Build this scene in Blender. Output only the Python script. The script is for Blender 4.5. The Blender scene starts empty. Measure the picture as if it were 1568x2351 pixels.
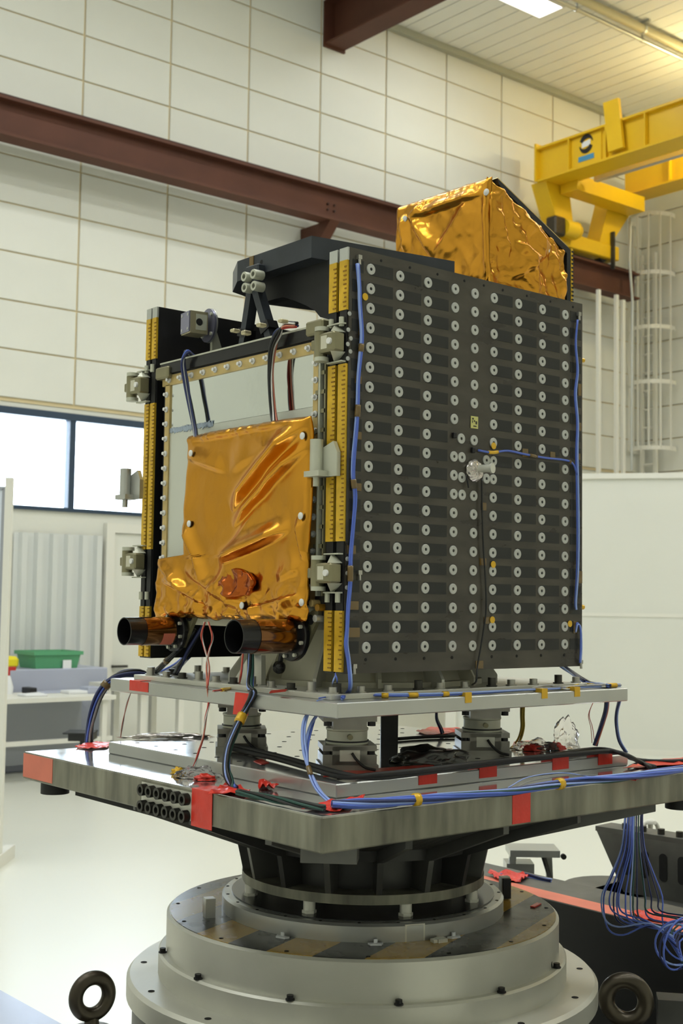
import bpy, bmesh, math, random
from mathutils import Vector, Matrix, noise
random.seed(7)
S = bpy.context.scene
COL = S.collection
V = Vector
PI = math.pi
# ------------------------------------------------------------------ camera
CF, CYAW, CPIT, CROL = 2943.8, 0.8755, 0.0694, 0.0141
CO = V((-1.7163, -2.0463, 1.65))
FW = V((math.cos(CPIT) * math.cos(CYAW), math.cos(CPIT) * math.sin(CYAW), math.sin(CPIT)))
_rt = V((math.sin(CYAW), -math.cos(CYAW), 0))
_up = _rt.cross(FW)
RT = _rt * math.cos(CROL) + _up * math.sin(CROL)
UP = _up * math.cos(CROL) - _rt * math.sin(CROL)
cd = bpy.data.cameras.new('camera')
cam = bpy.data.objects.new('camera', cd)
COL.objects.link(cam)
cam.matrix_world = Matrix(((RT.x, UP.x, -FW.x, CO.x), (RT.y, UP.y, -FW.y, CO.y), (RT.z, UP.z, -FW.z, CO.z), (0, 0, 0, 1)))
cd.sensor_fit = 'VERTICAL'
cd.sensor_width = 36
cd.sensor_height = 36
cd.lens = 36 * CF / 2351
cd.clip_start = 0.05
cd.clip_end = 200
cd.dof.use_dof = True
cd.dof.focus_distance = 2.85
cd.dof.aperture_fstop = 8.5
S.camera = cam
# ------------------------------------------------------------------ world, lights, exposure
S.view_settings.view_transform = 'Standard'
S.view_settings.look = 'None'
S.view_settings.gamma = 1
S.view_settings.use_curve_mapping = False
S.view_settings.exposure = 0.0
S.cycles.caustics_reflective = False
S.cycles.caustics_refractive = False
w = bpy.data.worlds.new('daylight')
S.world = w
w.use_nodes = True
w.node_tree.nodes['Background'].inputs[0].default_value = (0.72, 0.86, 1.0, 1)
w.node_tree.nodes['Background'].inputs[1].default_value = 11.0


def area(name, loc, rot, sx, sy, power, colr, portal=False):
    l = bpy.data.lights.new(name, 'AREA')
    l.shape = 'RECTANGLE'
    l.size, l.size_y = sx, sy
    l.energy = power
    l.color = colr
    l.cycles.is_portal = portal
    o = bpy.data.objects.new(name, l)
    COL.objects.link(o)
    o.location = loc
    o.rotation_euler = rot
    return o


LAMP_POWER = 49
LAMP_COL = (0.97, 1.0, 0.99)
area('window_portal', (3.85, 10.12, 3.04), (PI / 2, 0, 0), 4.7, 0.95, 1, (1, 1, 1), True)
# ------------------------------------------------------------------ pixel -> place helpers


def ray(x, y):
    return FW + RT * ((x - 784) / CF) - UP * ((y - 1175.5) / CF)


def PX(x, y, c):
    d = ray(x, y)
    return CO + d * ((c - CO.x) / d.x)


def PY(x, y, c):
    d = ray(x, y)
    return CO + d * ((c - CO.y) / d.y)


def PZ(x, y, c):
    d = ray(x, y)
    return CO + d * ((c - CO.z) / d.z)


def PD(x, y, c):
    return CO + ray(x, y) * c


def depth(p):
    return (p - CO).dot(FW)


# ------------------------------------------------------------------ materials
MATS = {}


def mat(name, colr, rough=0.5, metal=0.0, var=0.0, vscale=8.0, bump=0.0, bscale=40.0, stretch=None, rvar=0.0,
        trans=0.0, alpha=1.0, emit=None, estr=0.0, coat=0.0, ior=1.45):
    m = bpy.data.materials.new(name)
    m.use_nodes = True
    nt = m.node_tree
    b = nt.nodes['Principled BSDF']
    b.inputs['Roughness'].default_value = rough
    b.inputs['Metallic'].default_value = metal
    b.inputs['Base Color'].default_value = (*colr, 1)
    b.inputs['IOR'].default_value = ior
    if trans:
        b.inputs['Transmission Weight'].default_value = trans
    if coat:
        b.inputs['Coat Weight'].default_value = coat
        b.inputs['Coat Roughness'].default_value = 0.08
    if alpha < 1:
        b.inputs['Alpha'].default_value = alpha
    if emit:
        b.inputs['Emission Color'].default_value = (*emit, 1)
        b.inputs['Emission Strength'].default_value = estr
    if var or bump or rvar:
        tc = nt.nodes.new('ShaderNodeTexCoord')
        mp = nt.nodes.new('ShaderNodeMapping')
        nt.links.new(tc.outputs['Object'], mp.inputs[0])
        if stretch:
            mp.inputs['Scale'].default_value = stretch
        nz = nt.nodes.new('ShaderNodeTexNoise')
        nz.inputs['Scale'].default_value = vscale
        nz.inputs['Detail'].default_value = 6
        nt.links.new(mp.outputs[0], nz.inputs['Vector'])
        if var:
            r = nt.nodes.new('ShaderNodeValToRGB')
            r.color_ramp.elements[0].position = 0.3
            r.color_ramp.elements[1].position = 0.7
            r.color_ramp.elements[0].color = (*[c * (1 - var) for c in colr], 1)
            r.color_ramp.elements[1].color = (*[min(1, c * (1 + var)) for c in colr], 1)
            nt.links.new(nz.outputs[0], r.inputs[0])
            nt.links.new(r.outputs[0], b.inputs['Base Color'])
        if rvar:
            mr = nt.nodes.new('ShaderNodeMapRange')
            mr.inputs['To Min'].default_value = max(0.02, rough - rvar)
            mr.inputs['To Max'].default_value = rough + rvar
            nt.links.new(nz.outputs[0], mr.inputs[0])
            nt.links.new(mr.outputs[0], b.inputs['Roughness'])
        if bump:
            n2 = nt.nodes.new('ShaderNodeTexNoise')
            n2.inputs['Scale'].default_value = bscale
            n2.inputs['Detail'].default_value = 3
            nt.links.new(mp.outputs[0], n2.inputs['Vector'])
            bp = nt.nodes.new('ShaderNodeBump')
            bp.inputs['Strength'].default_value = bump
            bp.inputs['Distance'].default_value = 0.01
            nt.links.new(n2.outputs[0], bp.inputs['Height'])
            nt.links.new(bp.outputs[0], b.inputs['Normal'])
    MATS[name] = m
    return m


mat('wall_cream', (0.74, 0.745, 0.68), 0.6, var=0.03, vscale=1.5)
mat('wall_joint', (0.66, 0.55, 0.33), 0.7)
mat('ceiling_paint', (0.80, 0.81, 0.76), 0.6, var=0.03, vscale=1.0)
mat('partition_white', (0.73, 0.735, 0.67), 0.5, var=0.02, vscale=1.0)
mat('floor_resin', (0.71, 0.715, 0.635), 0.3, var=0.015, vscale=0.5)
mat('beam_brown', (0.095, 0.032, 0.017), 0.65, var=0.15, vscale=2)
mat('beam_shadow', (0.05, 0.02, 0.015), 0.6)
mat('crane_yellow', (0.80, 0.50, 0.012), 0.38, var=0.06, vscale=1.5)
mat('galvanised', (0.55, 0.57, 0.54), 0.4, metal=0.6)
mat('white_steel', (0.78, 0.77, 0.70), 0.4)
mat('window_frame', (0.035, 0.06, 0.10), 0.4)
mat('glass', (1, 1, 1), 0.02, trans=1.0, ior=1.02)
mat('lamp_white', (1, 1, 1), 0.5, emit=(1.0, 0.98, 0.93), estr=4)
mat('lamp_case', (0.7, 0.7, 0.66), 0.5)
mat('conduit_beige', (0.55, 0.50, 0.30), 0.5)
mat('alu', (0.52, 0.53, 0.51), 0.30, metal=0.75, var=0.05, vscale=5, rvar=0.06)
mat('alu_top', (0.80, 0.81, 0.83), 0.11, metal=0.9, var=0.05, vscale=9, rvar=0.06)
mat('alu_dull', (0.68, 0.675, 0.60), 0.42, metal=0.4, var=0.07, vscale=6, rvar=0.08)
mat('magnesium', (0.225, 0.22, 0.17), 0.5, metal=0.3, var=0.5, vscale=7, stretch=(2.5, 2.5, 0.5), rvar=0.12)
mat('magnesium_top', (0.66, 0.66, 0.68), 0.10, metal=0.9, var=0.10, vscale=14, rvar=0.07)
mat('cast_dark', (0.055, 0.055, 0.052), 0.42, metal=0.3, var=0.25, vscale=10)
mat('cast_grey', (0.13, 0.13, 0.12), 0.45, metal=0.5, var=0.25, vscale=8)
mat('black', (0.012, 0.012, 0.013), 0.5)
mat('black_gloss', (0.010, 0.010, 0.011), 0.22)
mat('rubber', (0.018, 0.018, 0.018), 0.6)
mat('steel_bolt', (0.45, 0.44, 0.40), 0.35, metal=0.9)
mat('dark_bolt', (0.07, 0.068, 0.06), 0.4, metal=0.7)
mat('block_steel', (0.29, 0.28, 0.25), 0.38, metal=0.7, var=0.18, vscale=12, rvar=0.1)
mat('bronze_black', (0.06, 0.05, 0.035), 0.3, metal=0.6, var=0.2, vscale=20)
# satellite
mat('panel_skin', (0.062, 0.055, 0.043), 0.30, metal=0.0, var=0.35, vscale=7, stretch=(1, 1, 3), rvar=0.1)
mat('panel_cell', (0.019, 0.020, 0.019), 0.48, var=0.12, vscale=9)
mat('panel_inner', (0.012, 0.012, 0.013), 0.28)
mat('washer', (0.52, 0.53, 0.50), 0.5, metal=0.25)
mat('kapton_edge', (0.72, 0.45, 0.035), 0.32, metal=0.35, var=0.15, vscale=30)
mat('kapton_dark', (0.30, 0.15, 0.012), 0.3, metal=0.3)
mat('kapton_tab', (0.16, 0.10, 0.03), 0.18, metal=0.0, coat=0.5)
mat('kapton_bright', (0.75, 0.45, 0.03), 0.25, metal=0.2)
mat('foil', (0.66, 0.305, 0.035), 0.24, metal=1.0, var=0.06, vscale=5, bump=0.08, bscale=35)
mat('foil_red', (0.40, 0.10, 0.02), 0.22, metal=1.0, bump=0.2, bscale=60)
mat('mirror_tile', (0.84, 0.88, 0.86), 0.07, metal=1.0, bump=0.02, bscale=15)
mat('sheet_cream', (0.66, 0.68, 0.60), 0.35, metal=0.3)
mat('reflection_blue', (0.42, 0.50, 0.62), 0.2, metal=0.6)
mat('frame_kapton', (0.62, 0.47, 0.20), 0.4, metal=0.4, var=0.15, vscale=20)
mat('olive_metal', (0.27, 0.25, 0.15), 0.38, metal=0.5, var=0.08, vscale=10)
mat('pale_metal', (0.55, 0.56, 0.46), 0.4, metal=0.3)
mat('cream_body', (0.62, 0.60, 0.47), 0.45, metal=0.15)
mat('white_dot', (0.80, 0.80, 0.77), 0.45)
mat('carbon', (0.040, 0.046, 0.056), 0.40, metal=0.2, var=0.2, vscale=12)
mat('carbon_dark', (0.012, 0.012, 0.013), 0.5)
mat('tube_amber', (0.20, 0.075, 0.012), 0.10, metal=0.85, coat=0.6)
mat('cam_violet', (0.26, 0.26, 0.36), 0.3, metal=0.7)
mat('cam_gold', (0.55, 0.50, 0.33), 0.35, metal=0.7)
mat('label_yellow', (0.62, 0.60, 0.22), 0.6)
mat('red_tape', (0.72, 0.045, 0.028), 0.30, var=0.12, vscale=15, bump=0.15, bscale=40)
mat('red_tape_pale', (0.72, 0.20, 0.13), 0.5, var=0.08, vscale=10)
mat('wire_blue', (0.10, 0.17, 0.62), 0.4)
mat('wire_sky', (0.30, 0.42, 0.85), 0.35)
mat('wire_navy', (0.02, 0.03, 0.11), 0.35)
mat('wire_black', (0.012, 0.013, 0.014), 0.35)
mat('wire_green', (0.015, 0.07, 0.055), 0.4)
mat('wire_red', (0.50, 0.03, 0.025), 0.4)
mat('wire_salmon', (0.62, 0.20, 0.13), 0.4)
mat('wire_white', (0.72, 0.70, 0.66), 0.4)
mat('wire_grey', (0.30, 0.31, 0.33), 0.4)
mat('wire_yellow', (0.65, 0.47, 0.06), 0.4)
mat('plastic_clear', (0.95, 0.93, 0.93), 0.08, trans=0.92, ior=1.12, bump=0.5, bscale=40)
mat('plastic_black', (0.02, 0.018, 0.016), 0.12, bump=0.4, bscale=40, coat=0.8)
mat('plastic_silver', (0.62, 0.58, 0.55), 0.2, metal=0.8, bump=0.4, bscale=40)
mat('crate_green', (0.10, 0.36, 0.18), 0.45)
mat('yellow_plastic', (0.85, 0.72, 0.02), 0.4)
mat('sheet_blue', (0.42, 0.45, 0.56), 0.4)
mat('corrugated', (0.68, 0.70, 0.68), 0.45)
mat('grey_panel', (0.36, 0.38, 0.42), 0.5)
mat('paper', (0.80, 0.82, 0.84), 0.6)
mat('board_blue', (0.70, 0.76, 0.86), 0.3)
mat('sign_blue', (0.06, 0.28, 0.50), 0.4)
mat('hole_dark', (0.008, 0.008, 0.008), 0.8)
mat('frame_steel', (0.42, 0.44, 0.52), 0.28, metal=0.85, var=0.05, vscale=6)  # blue in this colour stands in for daylight reflected off the steel
mat('cable_tray', (0.42, 0.43, 0.36), 0.4, metal=0.4)


def hazard():
    m = bpy.data.materials.new('hazard_top')
    m.use_nodes = True
    nt = m.node_tree
    b = nt.nodes['Principled BSDF']
    tc = nt.nodes.new('ShaderNodeTexCoord')
    mp = nt.nodes.new('ShaderNodeMapping')
    mp.inputs['Rotation'].default_value = (0, 0, math.radians(-22))
    wv = nt.nodes.new('ShaderNodeTexWave')
    wv.wave_type = 'BANDS'
    wv.bands_direction = 'Y'
    wv.inputs['Scale'].default_value = 1.496
    wv.inputs['Phase Offset'].default_value = 5.047
    wv.inputs['Distortion'].default_value = 0
    rp = nt.nodes.new('ShaderNodeValToRGB')
    rp.color_ramp.interpolation = 'CONSTANT'
    rp.color_ramp.elements[0].color = (0.018, 0.018, 0.020, 1)
    rp.color_ramp.elements[1].color = (0.46, 0.28, 0.04, 1)
    rp.color_ramp.elements[1].position = 0.5
    nt.links.new(tc.outputs['Object'], mp.inputs[0])
    nt.links.new(mp.outputs[0], wv.inputs[0])
    nt.links.new(wv.outputs[1], rp.inputs[0])
    nt.links.new(rp.outputs[0], b.inputs['Base Color'])
    nz = nt.nodes.new('ShaderNodeTexNoise')
    nz.inputs['Scale'].default_value = 16
    nt.links.new(tc.outputs['Object'], nz.inputs[0])
    mr = nt.nodes.new('ShaderNodeMapRange')
    mr.inputs['To Min'].default_value = 0.16
    mr.inputs['To Max'].default_value = 0.36
    nt.links.new(nz.outputs[0], mr.inputs[0])
    nt.links.new(mr.outputs[0], b.inputs['Roughness'])
    b.inputs['Specular IOR Level'].default_value = 0.25
    MATS['hazard_top'] = m


hazard()
# ------------------------------------------------------------------ mesh helpers
WP = {}   # world position of every object's origin


def link(o, world, parent):
    COL.objects.link(o)
    if parent is not None:
        o.parent = parent
        o.location = world - WP[parent.name]
    else:
        o.location = world
    WP[o.name] = world.copy()
    return o


def obj(name, bm, m, parent=None, smooth=None, base=False):
    bmesh.ops.recalc_face_normals(bm, faces=bm.faces)
    xs = [v.co for v in bm.verts]
    lo = V((min(c.x for c in xs), min(c.y for c in xs), min(c.z for c in xs)))
    hi = V((max(c.x for c in xs), max(c.y for c in xs), max(c.z for c in xs)))
    c = (lo + hi) / 2
    if base or parent is None:
        c.z = lo.z
    bmesh.ops.translate(bm, verts=bm.verts, vec=-c)
    me = bpy.data.meshes.new(name)
    bm.to_mesh(me)
    bm.free()
    if smooth:
        me.shade_smooth()
        if smooth is not True:
            me.set_sharp_from_angle(angle=math.radians(smooth))
    me.materials.append(MATS[m] if isinstance(m, str) else m)
    return link(bpy.data.objects.new(name, me), c, parent)


def copy_mesh(name, src, world, parent, rot=None):
    o = bpy.data.objects.new(name, src.data)
    link(o, V(world), parent)
    if rot is not None:
        o.rotation_euler = rot
    else:
        o.rotation_euler = src.rotation_euler
    return o


def thing(name, label, cat, loc, group=None, kind=None):
    o = bpy.data.objects.new(name, None)
    o.empty_display_size = 0.05
    link(o, V(loc), None)
    return tag(o, label, cat, group, kind)


def tag(o, label, cat=None, group=None, kind=None):
    o['label'] = label
    if cat:
        o['category'] = cat
    if group:
        o['group'] = group
    if kind:
        o['kind'] = kind
    return o


def B():
    return bmesh.new()


def bx(bm, x0, x1, y0, y1, z0, z1, bev=0.0):
    n = len(bm.verts)
    co = [(x0, y0, z0), (x1, y0, z0), (x1, y1, z0), (x0, y1, z0), (x0, y0, z1), (x1, y0, z1), (x1, y1, z1), (x0, y1, z1)]
    vs = [bm.verts.new(c) for c in co]
    fs = [bm.faces.new([vs[i] for i in f]) for f in ((3, 2, 1, 0), (4, 5, 6, 7), (0, 1, 5, 4), (1, 2, 6, 5), (2, 3, 7, 6), (3, 0, 4, 7))]
    if bev:
        es = {e for f in fs for e in f.edges}
        bmesh.ops.bevel(bm, geom=list(es), offset=bev, segments=1, affect='EDGES', clamp_overlap=True)
    return bm


def box(*a, **k):
    return bx(B(), *a, **k)


def obox(bm, c, ax, ay, az, hx, hy, hz):
    """oriented box: centre, three unit axes, half sizes"""
    vs = []
    for sz in (-1, 1):
        for sx, sy in ((-1, -1), (1, -1), (1, 1), (-1, 1)):
            vs.append(bm.verts.new(c + ax * hx * sx + ay * hy * sy + az * hz * sz))
    for f in ((3, 2, 1, 0), (4, 5, 6, 7), (0, 1, 5, 4), (1, 2, 6, 5), (2, 3, 7, 6), (3, 0, 4, 7)):
        bm.faces.new([vs[i] for i in f])
    return bm


def frame_of(d):
    d = d.normalized()
    a = V((0, 0, 1)) if abs(d.z) < 0.9 else V((1, 0, 0))
    u = d.cross(a).normalized()
    return d, u, d.cross(u).normalized()


def bar(bm, p, q, wx, wy):
    p, q = V(p), V(q)
    d, u, v = frame_of(q - p)
    return obox(bm, (p + q) / 2, u, v, d, wx / 2, wy / 2, (q - p).length / 2)


def cyl(bm, p, q, r, seg=16, r2=None, caps=True):
    p, q = V(p), V(q)
    r2 = r if r2 is None else r2
    d, u, v = frame_of(q - p)
    a = [bm.verts.new(p + (u * math.cos(t) + v * math.sin(t)) * r) for t in [2 * PI * i / seg for i in range(seg)]]
    b = [bm.verts.new(q + (u * math.cos(t) + v * math.sin(t)) * r2) for t in [2 * PI * i / seg for i in range(seg)]]
    for i in range(seg):
        j = (i + 1) % seg
        bm.faces.new((a[i], a[j], b[j], b[i]))
    if caps:
        bm.faces.new(a[::-1])
        bm.faces.new(b)
    return bm


def lathe(bm, prof, c, axis=V((0, 0, 1)), seg=48, closed=True, a0=0, a1=2 * PI):
    """prof: list of (radius, height along axis)"""
    d, u, v = frame_of(axis)
    if abs(axis.z) > 0.99:
        u, v = V((1, 0, 0)), V((0, 1, 0))
    full = abs(a1 - a0 - 2 * PI) < 1e-6
    n = seg if full else seg + 1
    rings = []
    for i in range(n):
        t = a0 + (a1 - a0) * i / seg
        rings.append([bm.verts.new(V(c) + (u * math.cos(t) + v * math.sin(t)) * r + d * h) for r, h in prof])
    m = len(prof)
    for i in range(seg):
        A, Bv = rings[i], rings[(i + 1) % n]
        for k in range(m if closed else m - 1):
            l = (k + 1) % m
            bm.faces.new((A[k], A[l], Bv[l], Bv[k]))
    return bm


def spline(pts, n=6):
    pts = [V(p) for p in pts]
    if len(pts) < 3:
        return pts
    P = [pts[0] * 2 - pts[1]] + pts + [pts[-1] * 2 - pts[-2]]
    out = []
    for i in range(1, len(P) - 2):
        for k in range(n):
            t = k / n
            a, b, c, d = P[i - 1], P[i], P[i + 1], P[i + 2]
            out.append(0.5 * ((2 * b) + (c - a) * t + (2 * a - 5 * b + 4 * c - d) * t * t + (3 * b - a - 3 * c + d) * t ** 3))
    out.append(pts[-1])
    return out


def tube(bm, pts, r, seg=6, n=6, smooth=True):
    P = spline(pts, n) if smooth else [V(p) for p in pts]
    rings = []
    u = None
    for i, p in enumerate(P):
        d = (P[min(i + 1, len(P) - 1)] - P[max(i - 1, 0)])
        if d.length < 1e-7:
            d = V((0, 0, 1))
        d.normalize()
        if u is None:
            u = d.orthogonal().normalized()
        else:
            u = (u - d * u.dot(d))
            u = u.normalized() if u.length > 1e-6 else d.orthogonal().normalized()
        v = d.cross(u)
        rings.append([bm.verts.new(p + (u * math.cos(2 * PI * k / seg) + v * math.sin(2 * PI * k / seg)) * r) for k in range(seg)])
    for a, b in zip(rings, rings[1:]):
        for k in range(seg):
            l = (k + 1) % seg
            bm.faces.new((a[k], a[l], b[l], b[k]))
    bm.faces.new(rings[0][::-1])
    bm.faces.new(rings[-1])
    return bm


def torus(bm, c, axis, R, r, n=40, m=14, sx=1.0):
    d, u, v = frame_of(axis)
    rings = []
    for i in range(n):
        t = 2 * PI * i / n
        e = u * math.cos(t) + v * math.sin(t)
        rings.append([bm.verts.new(V(c) + e * (R + r * math.cos(2 * PI * k / m)) + d * r * sx * math.sin(2 * PI * k / m)) for k in range(m)])
    for i in range(n):
        a, b = rings[i], rings[(i + 1) % n]
        for k in range(m):
            l = (k + 1) % m
            bm.faces.new((a[k], a[l], b[l], b[k]))
    return bm


def slab(bm, pts, off):
    """polygon (3D points, flat) pushed along off"""
    a = [bm.verts.new(V(p)) for p in pts]
    b = [bm.verts.new(V(p) + V(off)) for p in pts]
    n = len(a)
    bm.faces.new(a[::-1])
    bm.faces.new(b)
    for i in range(n):
        j = (i + 1) % n
        bm.faces.new((a[i], a[j], b[j], b[i]))
    return bm


def struct(o, label=None):
    o['kind'] = 'structure'
    if label:
        o['label'] = label
    return o


# ================================================================== ROOM
X0, X1, Y0, Y1, ZC = -7.0, 14.3, -8.0, 10.0, 9.1
struct(obj('floor', box(X0, X1, Y0, Y1, -0.2, 0), 'floor_resin'), 'pale cream resin floor of the test hall')
ceil = struct(obj('ceiling', box(X0, X1, Y0, Y1, ZC + .02, ZC + .2), 'wall_joint'), 'ceiling of long pale planks high above the hall')
# ceiling planks run along y, each 0.25 m
pk = None
k = 0
x = 8.2
while x < 14.3:
    wdt = min(.235, 14.29 - x)
    if pk is None:
        pk = obj('ceiling_plank', box(x, x + .235, -2, Y1 - .01, ZC - .015, ZC + .02), 'ceiling_paint', ceil)
        px0 = WP[pk.name].copy()
    elif wdt > .2:
        copy_mesh('ceiling_plank', pk, (px0.x + .25 * k, px0.y, px0.z), ceil)
    k += 1
    x += .25
bm = B()
bx(bm, X0, 8.18, Y0, Y1 - .01, ZC - .015, ZC + .02)
bx(bm, 8.19, X1, Y0, -2.01, ZC - .015, ZC + .02)
tag(obj('ceiling_cladding', bm, 'ceiling_paint', ceil), 'plain ceiling cladding out of sight')
WX0, WX1, WZ0, WZ1 = 1.45, 6.25, 2.545, 3.545
bm = B()
for a in ((X0, WX0, Y1, Y1 + .25, 0, ZC), (WX1, X1, Y1, Y1 + .25, 0, ZC), (WX0, WX1, Y1, Y1 + .25, 0, WZ0), (WX0, WX1, Y1, Y1 + .25, WZ1, ZC)):
    bx(bm, *a)
wb = struct(obj('wall_back', bm, 'wall_cream'), 'tall hall wall clad in pale rectangular panels')
bm = box(8.0 - 4.8, X1, Y1 - .012, Y1 - .001, 3.62, ZC)
tag(obj('joint_sheet', bm, 'wall_joint', wb), 'tan joint sheet behind the wall panels')
JX0, JW, JZ0, JH = 4.65 - 1.078 * 2, 1.0775, 7.138 - 7 * .498, .498
pan = None
for i in range(-1, 12):
    for j in range(0, 12):
        a = JX0 + i * JW
        z = JZ0 + j * JH
        if a < 3.2 or a > X1 - .2:
            continue
        wx = min(JW, X1 - a) - .022
        wz = min(JH, ZC - z) - .016
        if wz < .05:
            continue
        if wx > JW - .05 and wz > JH - .05:
            if pan is None:
                pan = obj('wall_panel', box(a + .011, a + .011 + wx, Y1 - .03, Y1 - .011, z + .008, z + .008 + wz, bev=.004), 'wall_cream', wb)
                p0 = WP[pan.name] - V((a, 0, z))
            else:
                copy_mesh('wall_panel', pan, p0 + V((a, 0, z)), wb)
        else:
            obj('wall_panel', box(a + .011, a + .011 + wx, Y1 - .03, Y1 - .011, z + .008, z + .008 + wz, bev=.004), 'wall_cream', wb)
wr = struct(obj('wall_right', box(X1, X1 + .2, Y0, Y1, 0, ZC), 'wall_joint'), 'end wall of the hall with pale panels')
for i in range(0, 8):
    for j in range(-4, 12):
        b1 = Y1 - .012 - i * 1.0775
        z = JZ0 + j * JH
        wz = min(JH, ZC - z) - .016
        if wz < .05:
            continue
        obj('wall_panel', box(X1 - .03, X1, b1 - 1.055, b1, z + .008, z + .008 + wz, bev=.004), 'wall_cream', wr)
tag(obj('wall_cladding', box(X1 - .03, X1, Y0, Y1 - .035 - 8 * 1.0775, 0, ZC), 'wall_cream', wr), 'plain cladding of the end wall')
bm = box(X0 - .2, X0, Y0, Y1, 0, ZC)
struct(obj('wall_left', bm, 'wall_cream'), 'plain hall side wall')
struct(obj('wall_front', box(X0, X1, Y0 - .2, Y0, 0, ZC), 'wall_cream'), 'hall wall opposite the panelled wall')


def window(name, along, a0, a1, z0, z1, pos, muls, label):
    def bb(bm, s0, s1, d0, d1, q0, q1):
        if along == 'x':
            return bx(bm, s0, s1, pos + d0, pos + d1, q0, q1)
        return bx(bm, pos - d1, pos - d0, s0, s1, q0, q1)
    bm = B()
    t = .055
    bb(bm, a0, a1, -.03, .09, z1 - t, z1 + .02)
    bb(bm, a0, a1, -.03, .09, z0 - .01, z0 + .03)
    bb(bm, a0, a0 + t, -.03, .09, z0, z1)
    bb(bm, a1 - t, a1, -.03, .09, z0, z1)
    wf = struct(obj(name, bm, 'window_frame'), label)
    ed = [a0] + muls + [a1]
    for s in muls:
        obj('mullion', bb(B(), s - .035, s + .035, -.02, .08, z0, z1), 'window_frame', wf)
    for s, e in zip(ed, ed[1:]):
        obj('pane', bb(B(), s + .02, e - .02, .03, .036, z0 + .03, z1 - .05), 'glass', wf)
    return wf


window('window_1', 'x', WX0, WX1, WZ0, WZ1, Y1, [3.05, 4.65], 'bright strip window with dark blue frame in the panelled wall')
# door in the back wall, beside the bench
dA, dB_ = PY(262, 1212, Y1 - .05).x, PY(262, 1212, Y1 - .05).x + 1.15
bm = B()
bx(bm, dA - .1, dA, Y1 - .08, Y1 - .002, 0, 2.34)
bx(bm, dB_, dB_ + .1, Y1 - .08, Y1 - .002, 0, 2.34)
bx(bm, dA - .1, dB_ + .1, Y1 - .08, Y1 - .002, 2.34, 2.44)
dr = struct(obj('door_1', bm, 'white_steel'), 'white door with a pale frame under the strip window')
obj('door_leaf', box(dA + .004, dB_ - .004, Y1 - .055, Y1 - .015, 0.01, 2.336), 'partition_white', dr)
bm = B()
hp = PY(275, 1530, Y1 - .1)
bx(bm, hp.x - .09, hp.x + .09, Y1 - .115, Y1 - .085, hp.z - .012, hp.z + .012)
bx(bm, hp.x - .09, hp.x - .06, Y1 - .09, Y1 - .045, hp.z - .012, hp.z + .012)
obj('door_handle', bm, 'dark_bolt', dr)
# partition facing the camera at the right
pa, pb = PZ(1470, 1733, 0), PZ(1568, 1737, 0)
pdv = (pb - pa).normalized()
pn = V((-pdv.y, pdv.x, 0))
if pn.dot(FW) < 0:
    pn = -pn
pl = pa - pdv * 2.05
pr_ = pb + pdv * 2.2
zpt = PD(1568, 1081, depth(pb)).z
cc = (pl + pr_) / 2
hl = (pr_ - pl).length / 2
zs1 = PD(1500, 1413, depth(pa)).z
part_ = struct(obj('wall_partition', obox(B(), cc + V((0, 0, (zpt - .06) / 2)) + pn * .04, pdv, pn, V((0, 0, 1)), hl, .04, (zpt - .06) / 2), 'partition_white'), 'low white partition wall beside the caged ladder')
obj('cap_rail', obox(B(), cc + V((0, 0, zpt - .03)) + pn * .03, pdv, pn, V((0, 0, 1)), hl, .06, .03), 'white_steel', part_)
obj('mid_rail', obox(B(), cc + V((0, 0, zs1)), pdv, pn, V((0, 0, 1)), hl, .008, .02), 'white_steel', part_)
obj('skirting_rail', obox(B(), cc + V((0, 0, .03)), pdv, pn, V((0, 0, 1)), hl, .012, .03), 'white_steel', part_)
obj('end_post', obox(B(), pl + V((0, 0, zpt / 2)) - pdv * .06, pdv, pn, V((0, 0, 1)), .06, .07, zpt / 2), 'white_steel', part_)
# ceiling / wall edge channel
bm = B()
bx(bm, 8.3, X1 - .04, Y1 - .12, Y1 - .035, ZC - .10, ZC - .016)
struct(obj('trim_1', bm, 'cable_tray'), 'grey metal channel along the ceiling edge')
# two pipes below the ceiling
y1p = PZ(1290, 5, 8.93).y
bm = B()
cyl(bm, (8.6, y1p, 8.93), (X1 - .04, y1p, 8.93), .028, 10)
t = thing('conduit', 'thin grey conduit with clamps under the ceiling', 'pipe', (11, y1p, 8.9))
obj('pipe', bm, 'galvanised', t, smooth=40)
for q in (10.2, 11.5, 12.8):
    bm = B()
    cyl(bm, (q - .02, y1p, 8.93), (q + .02, y1p, 8.93), .035, 10)
    bx(bm, q - .01, q + .01, y1p - .01, y1p + .01, 8.93, ZC - .016)
    obj('clamp', bm, 'galvanised', t)
y2p = y1p - .135
t = thing('beige_pipe', 'wide beige pipe running along the ceiling beside the grey conduit', 'pipe', (11, y2p, 8.95))
obj('pipe', cyl(B(), (8.6, y2p, 8.98), (X1 - .04, y2p, 8.98), .055, 12), 'conduit_beige', t, smooth=40)
for q in (9.6, 11.35, 13.1):
    bm = B()
    bx(bm, q - .015, q + .015, y2p - .10, y2p + .06, ZC - .05, ZC - .016)
    cyl(bm, (q - .02, y2p, 8.98), (q + .02, y2p, 8.98), .060, 12)
    obj('bracket', bm, 'galvanised', t)
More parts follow.
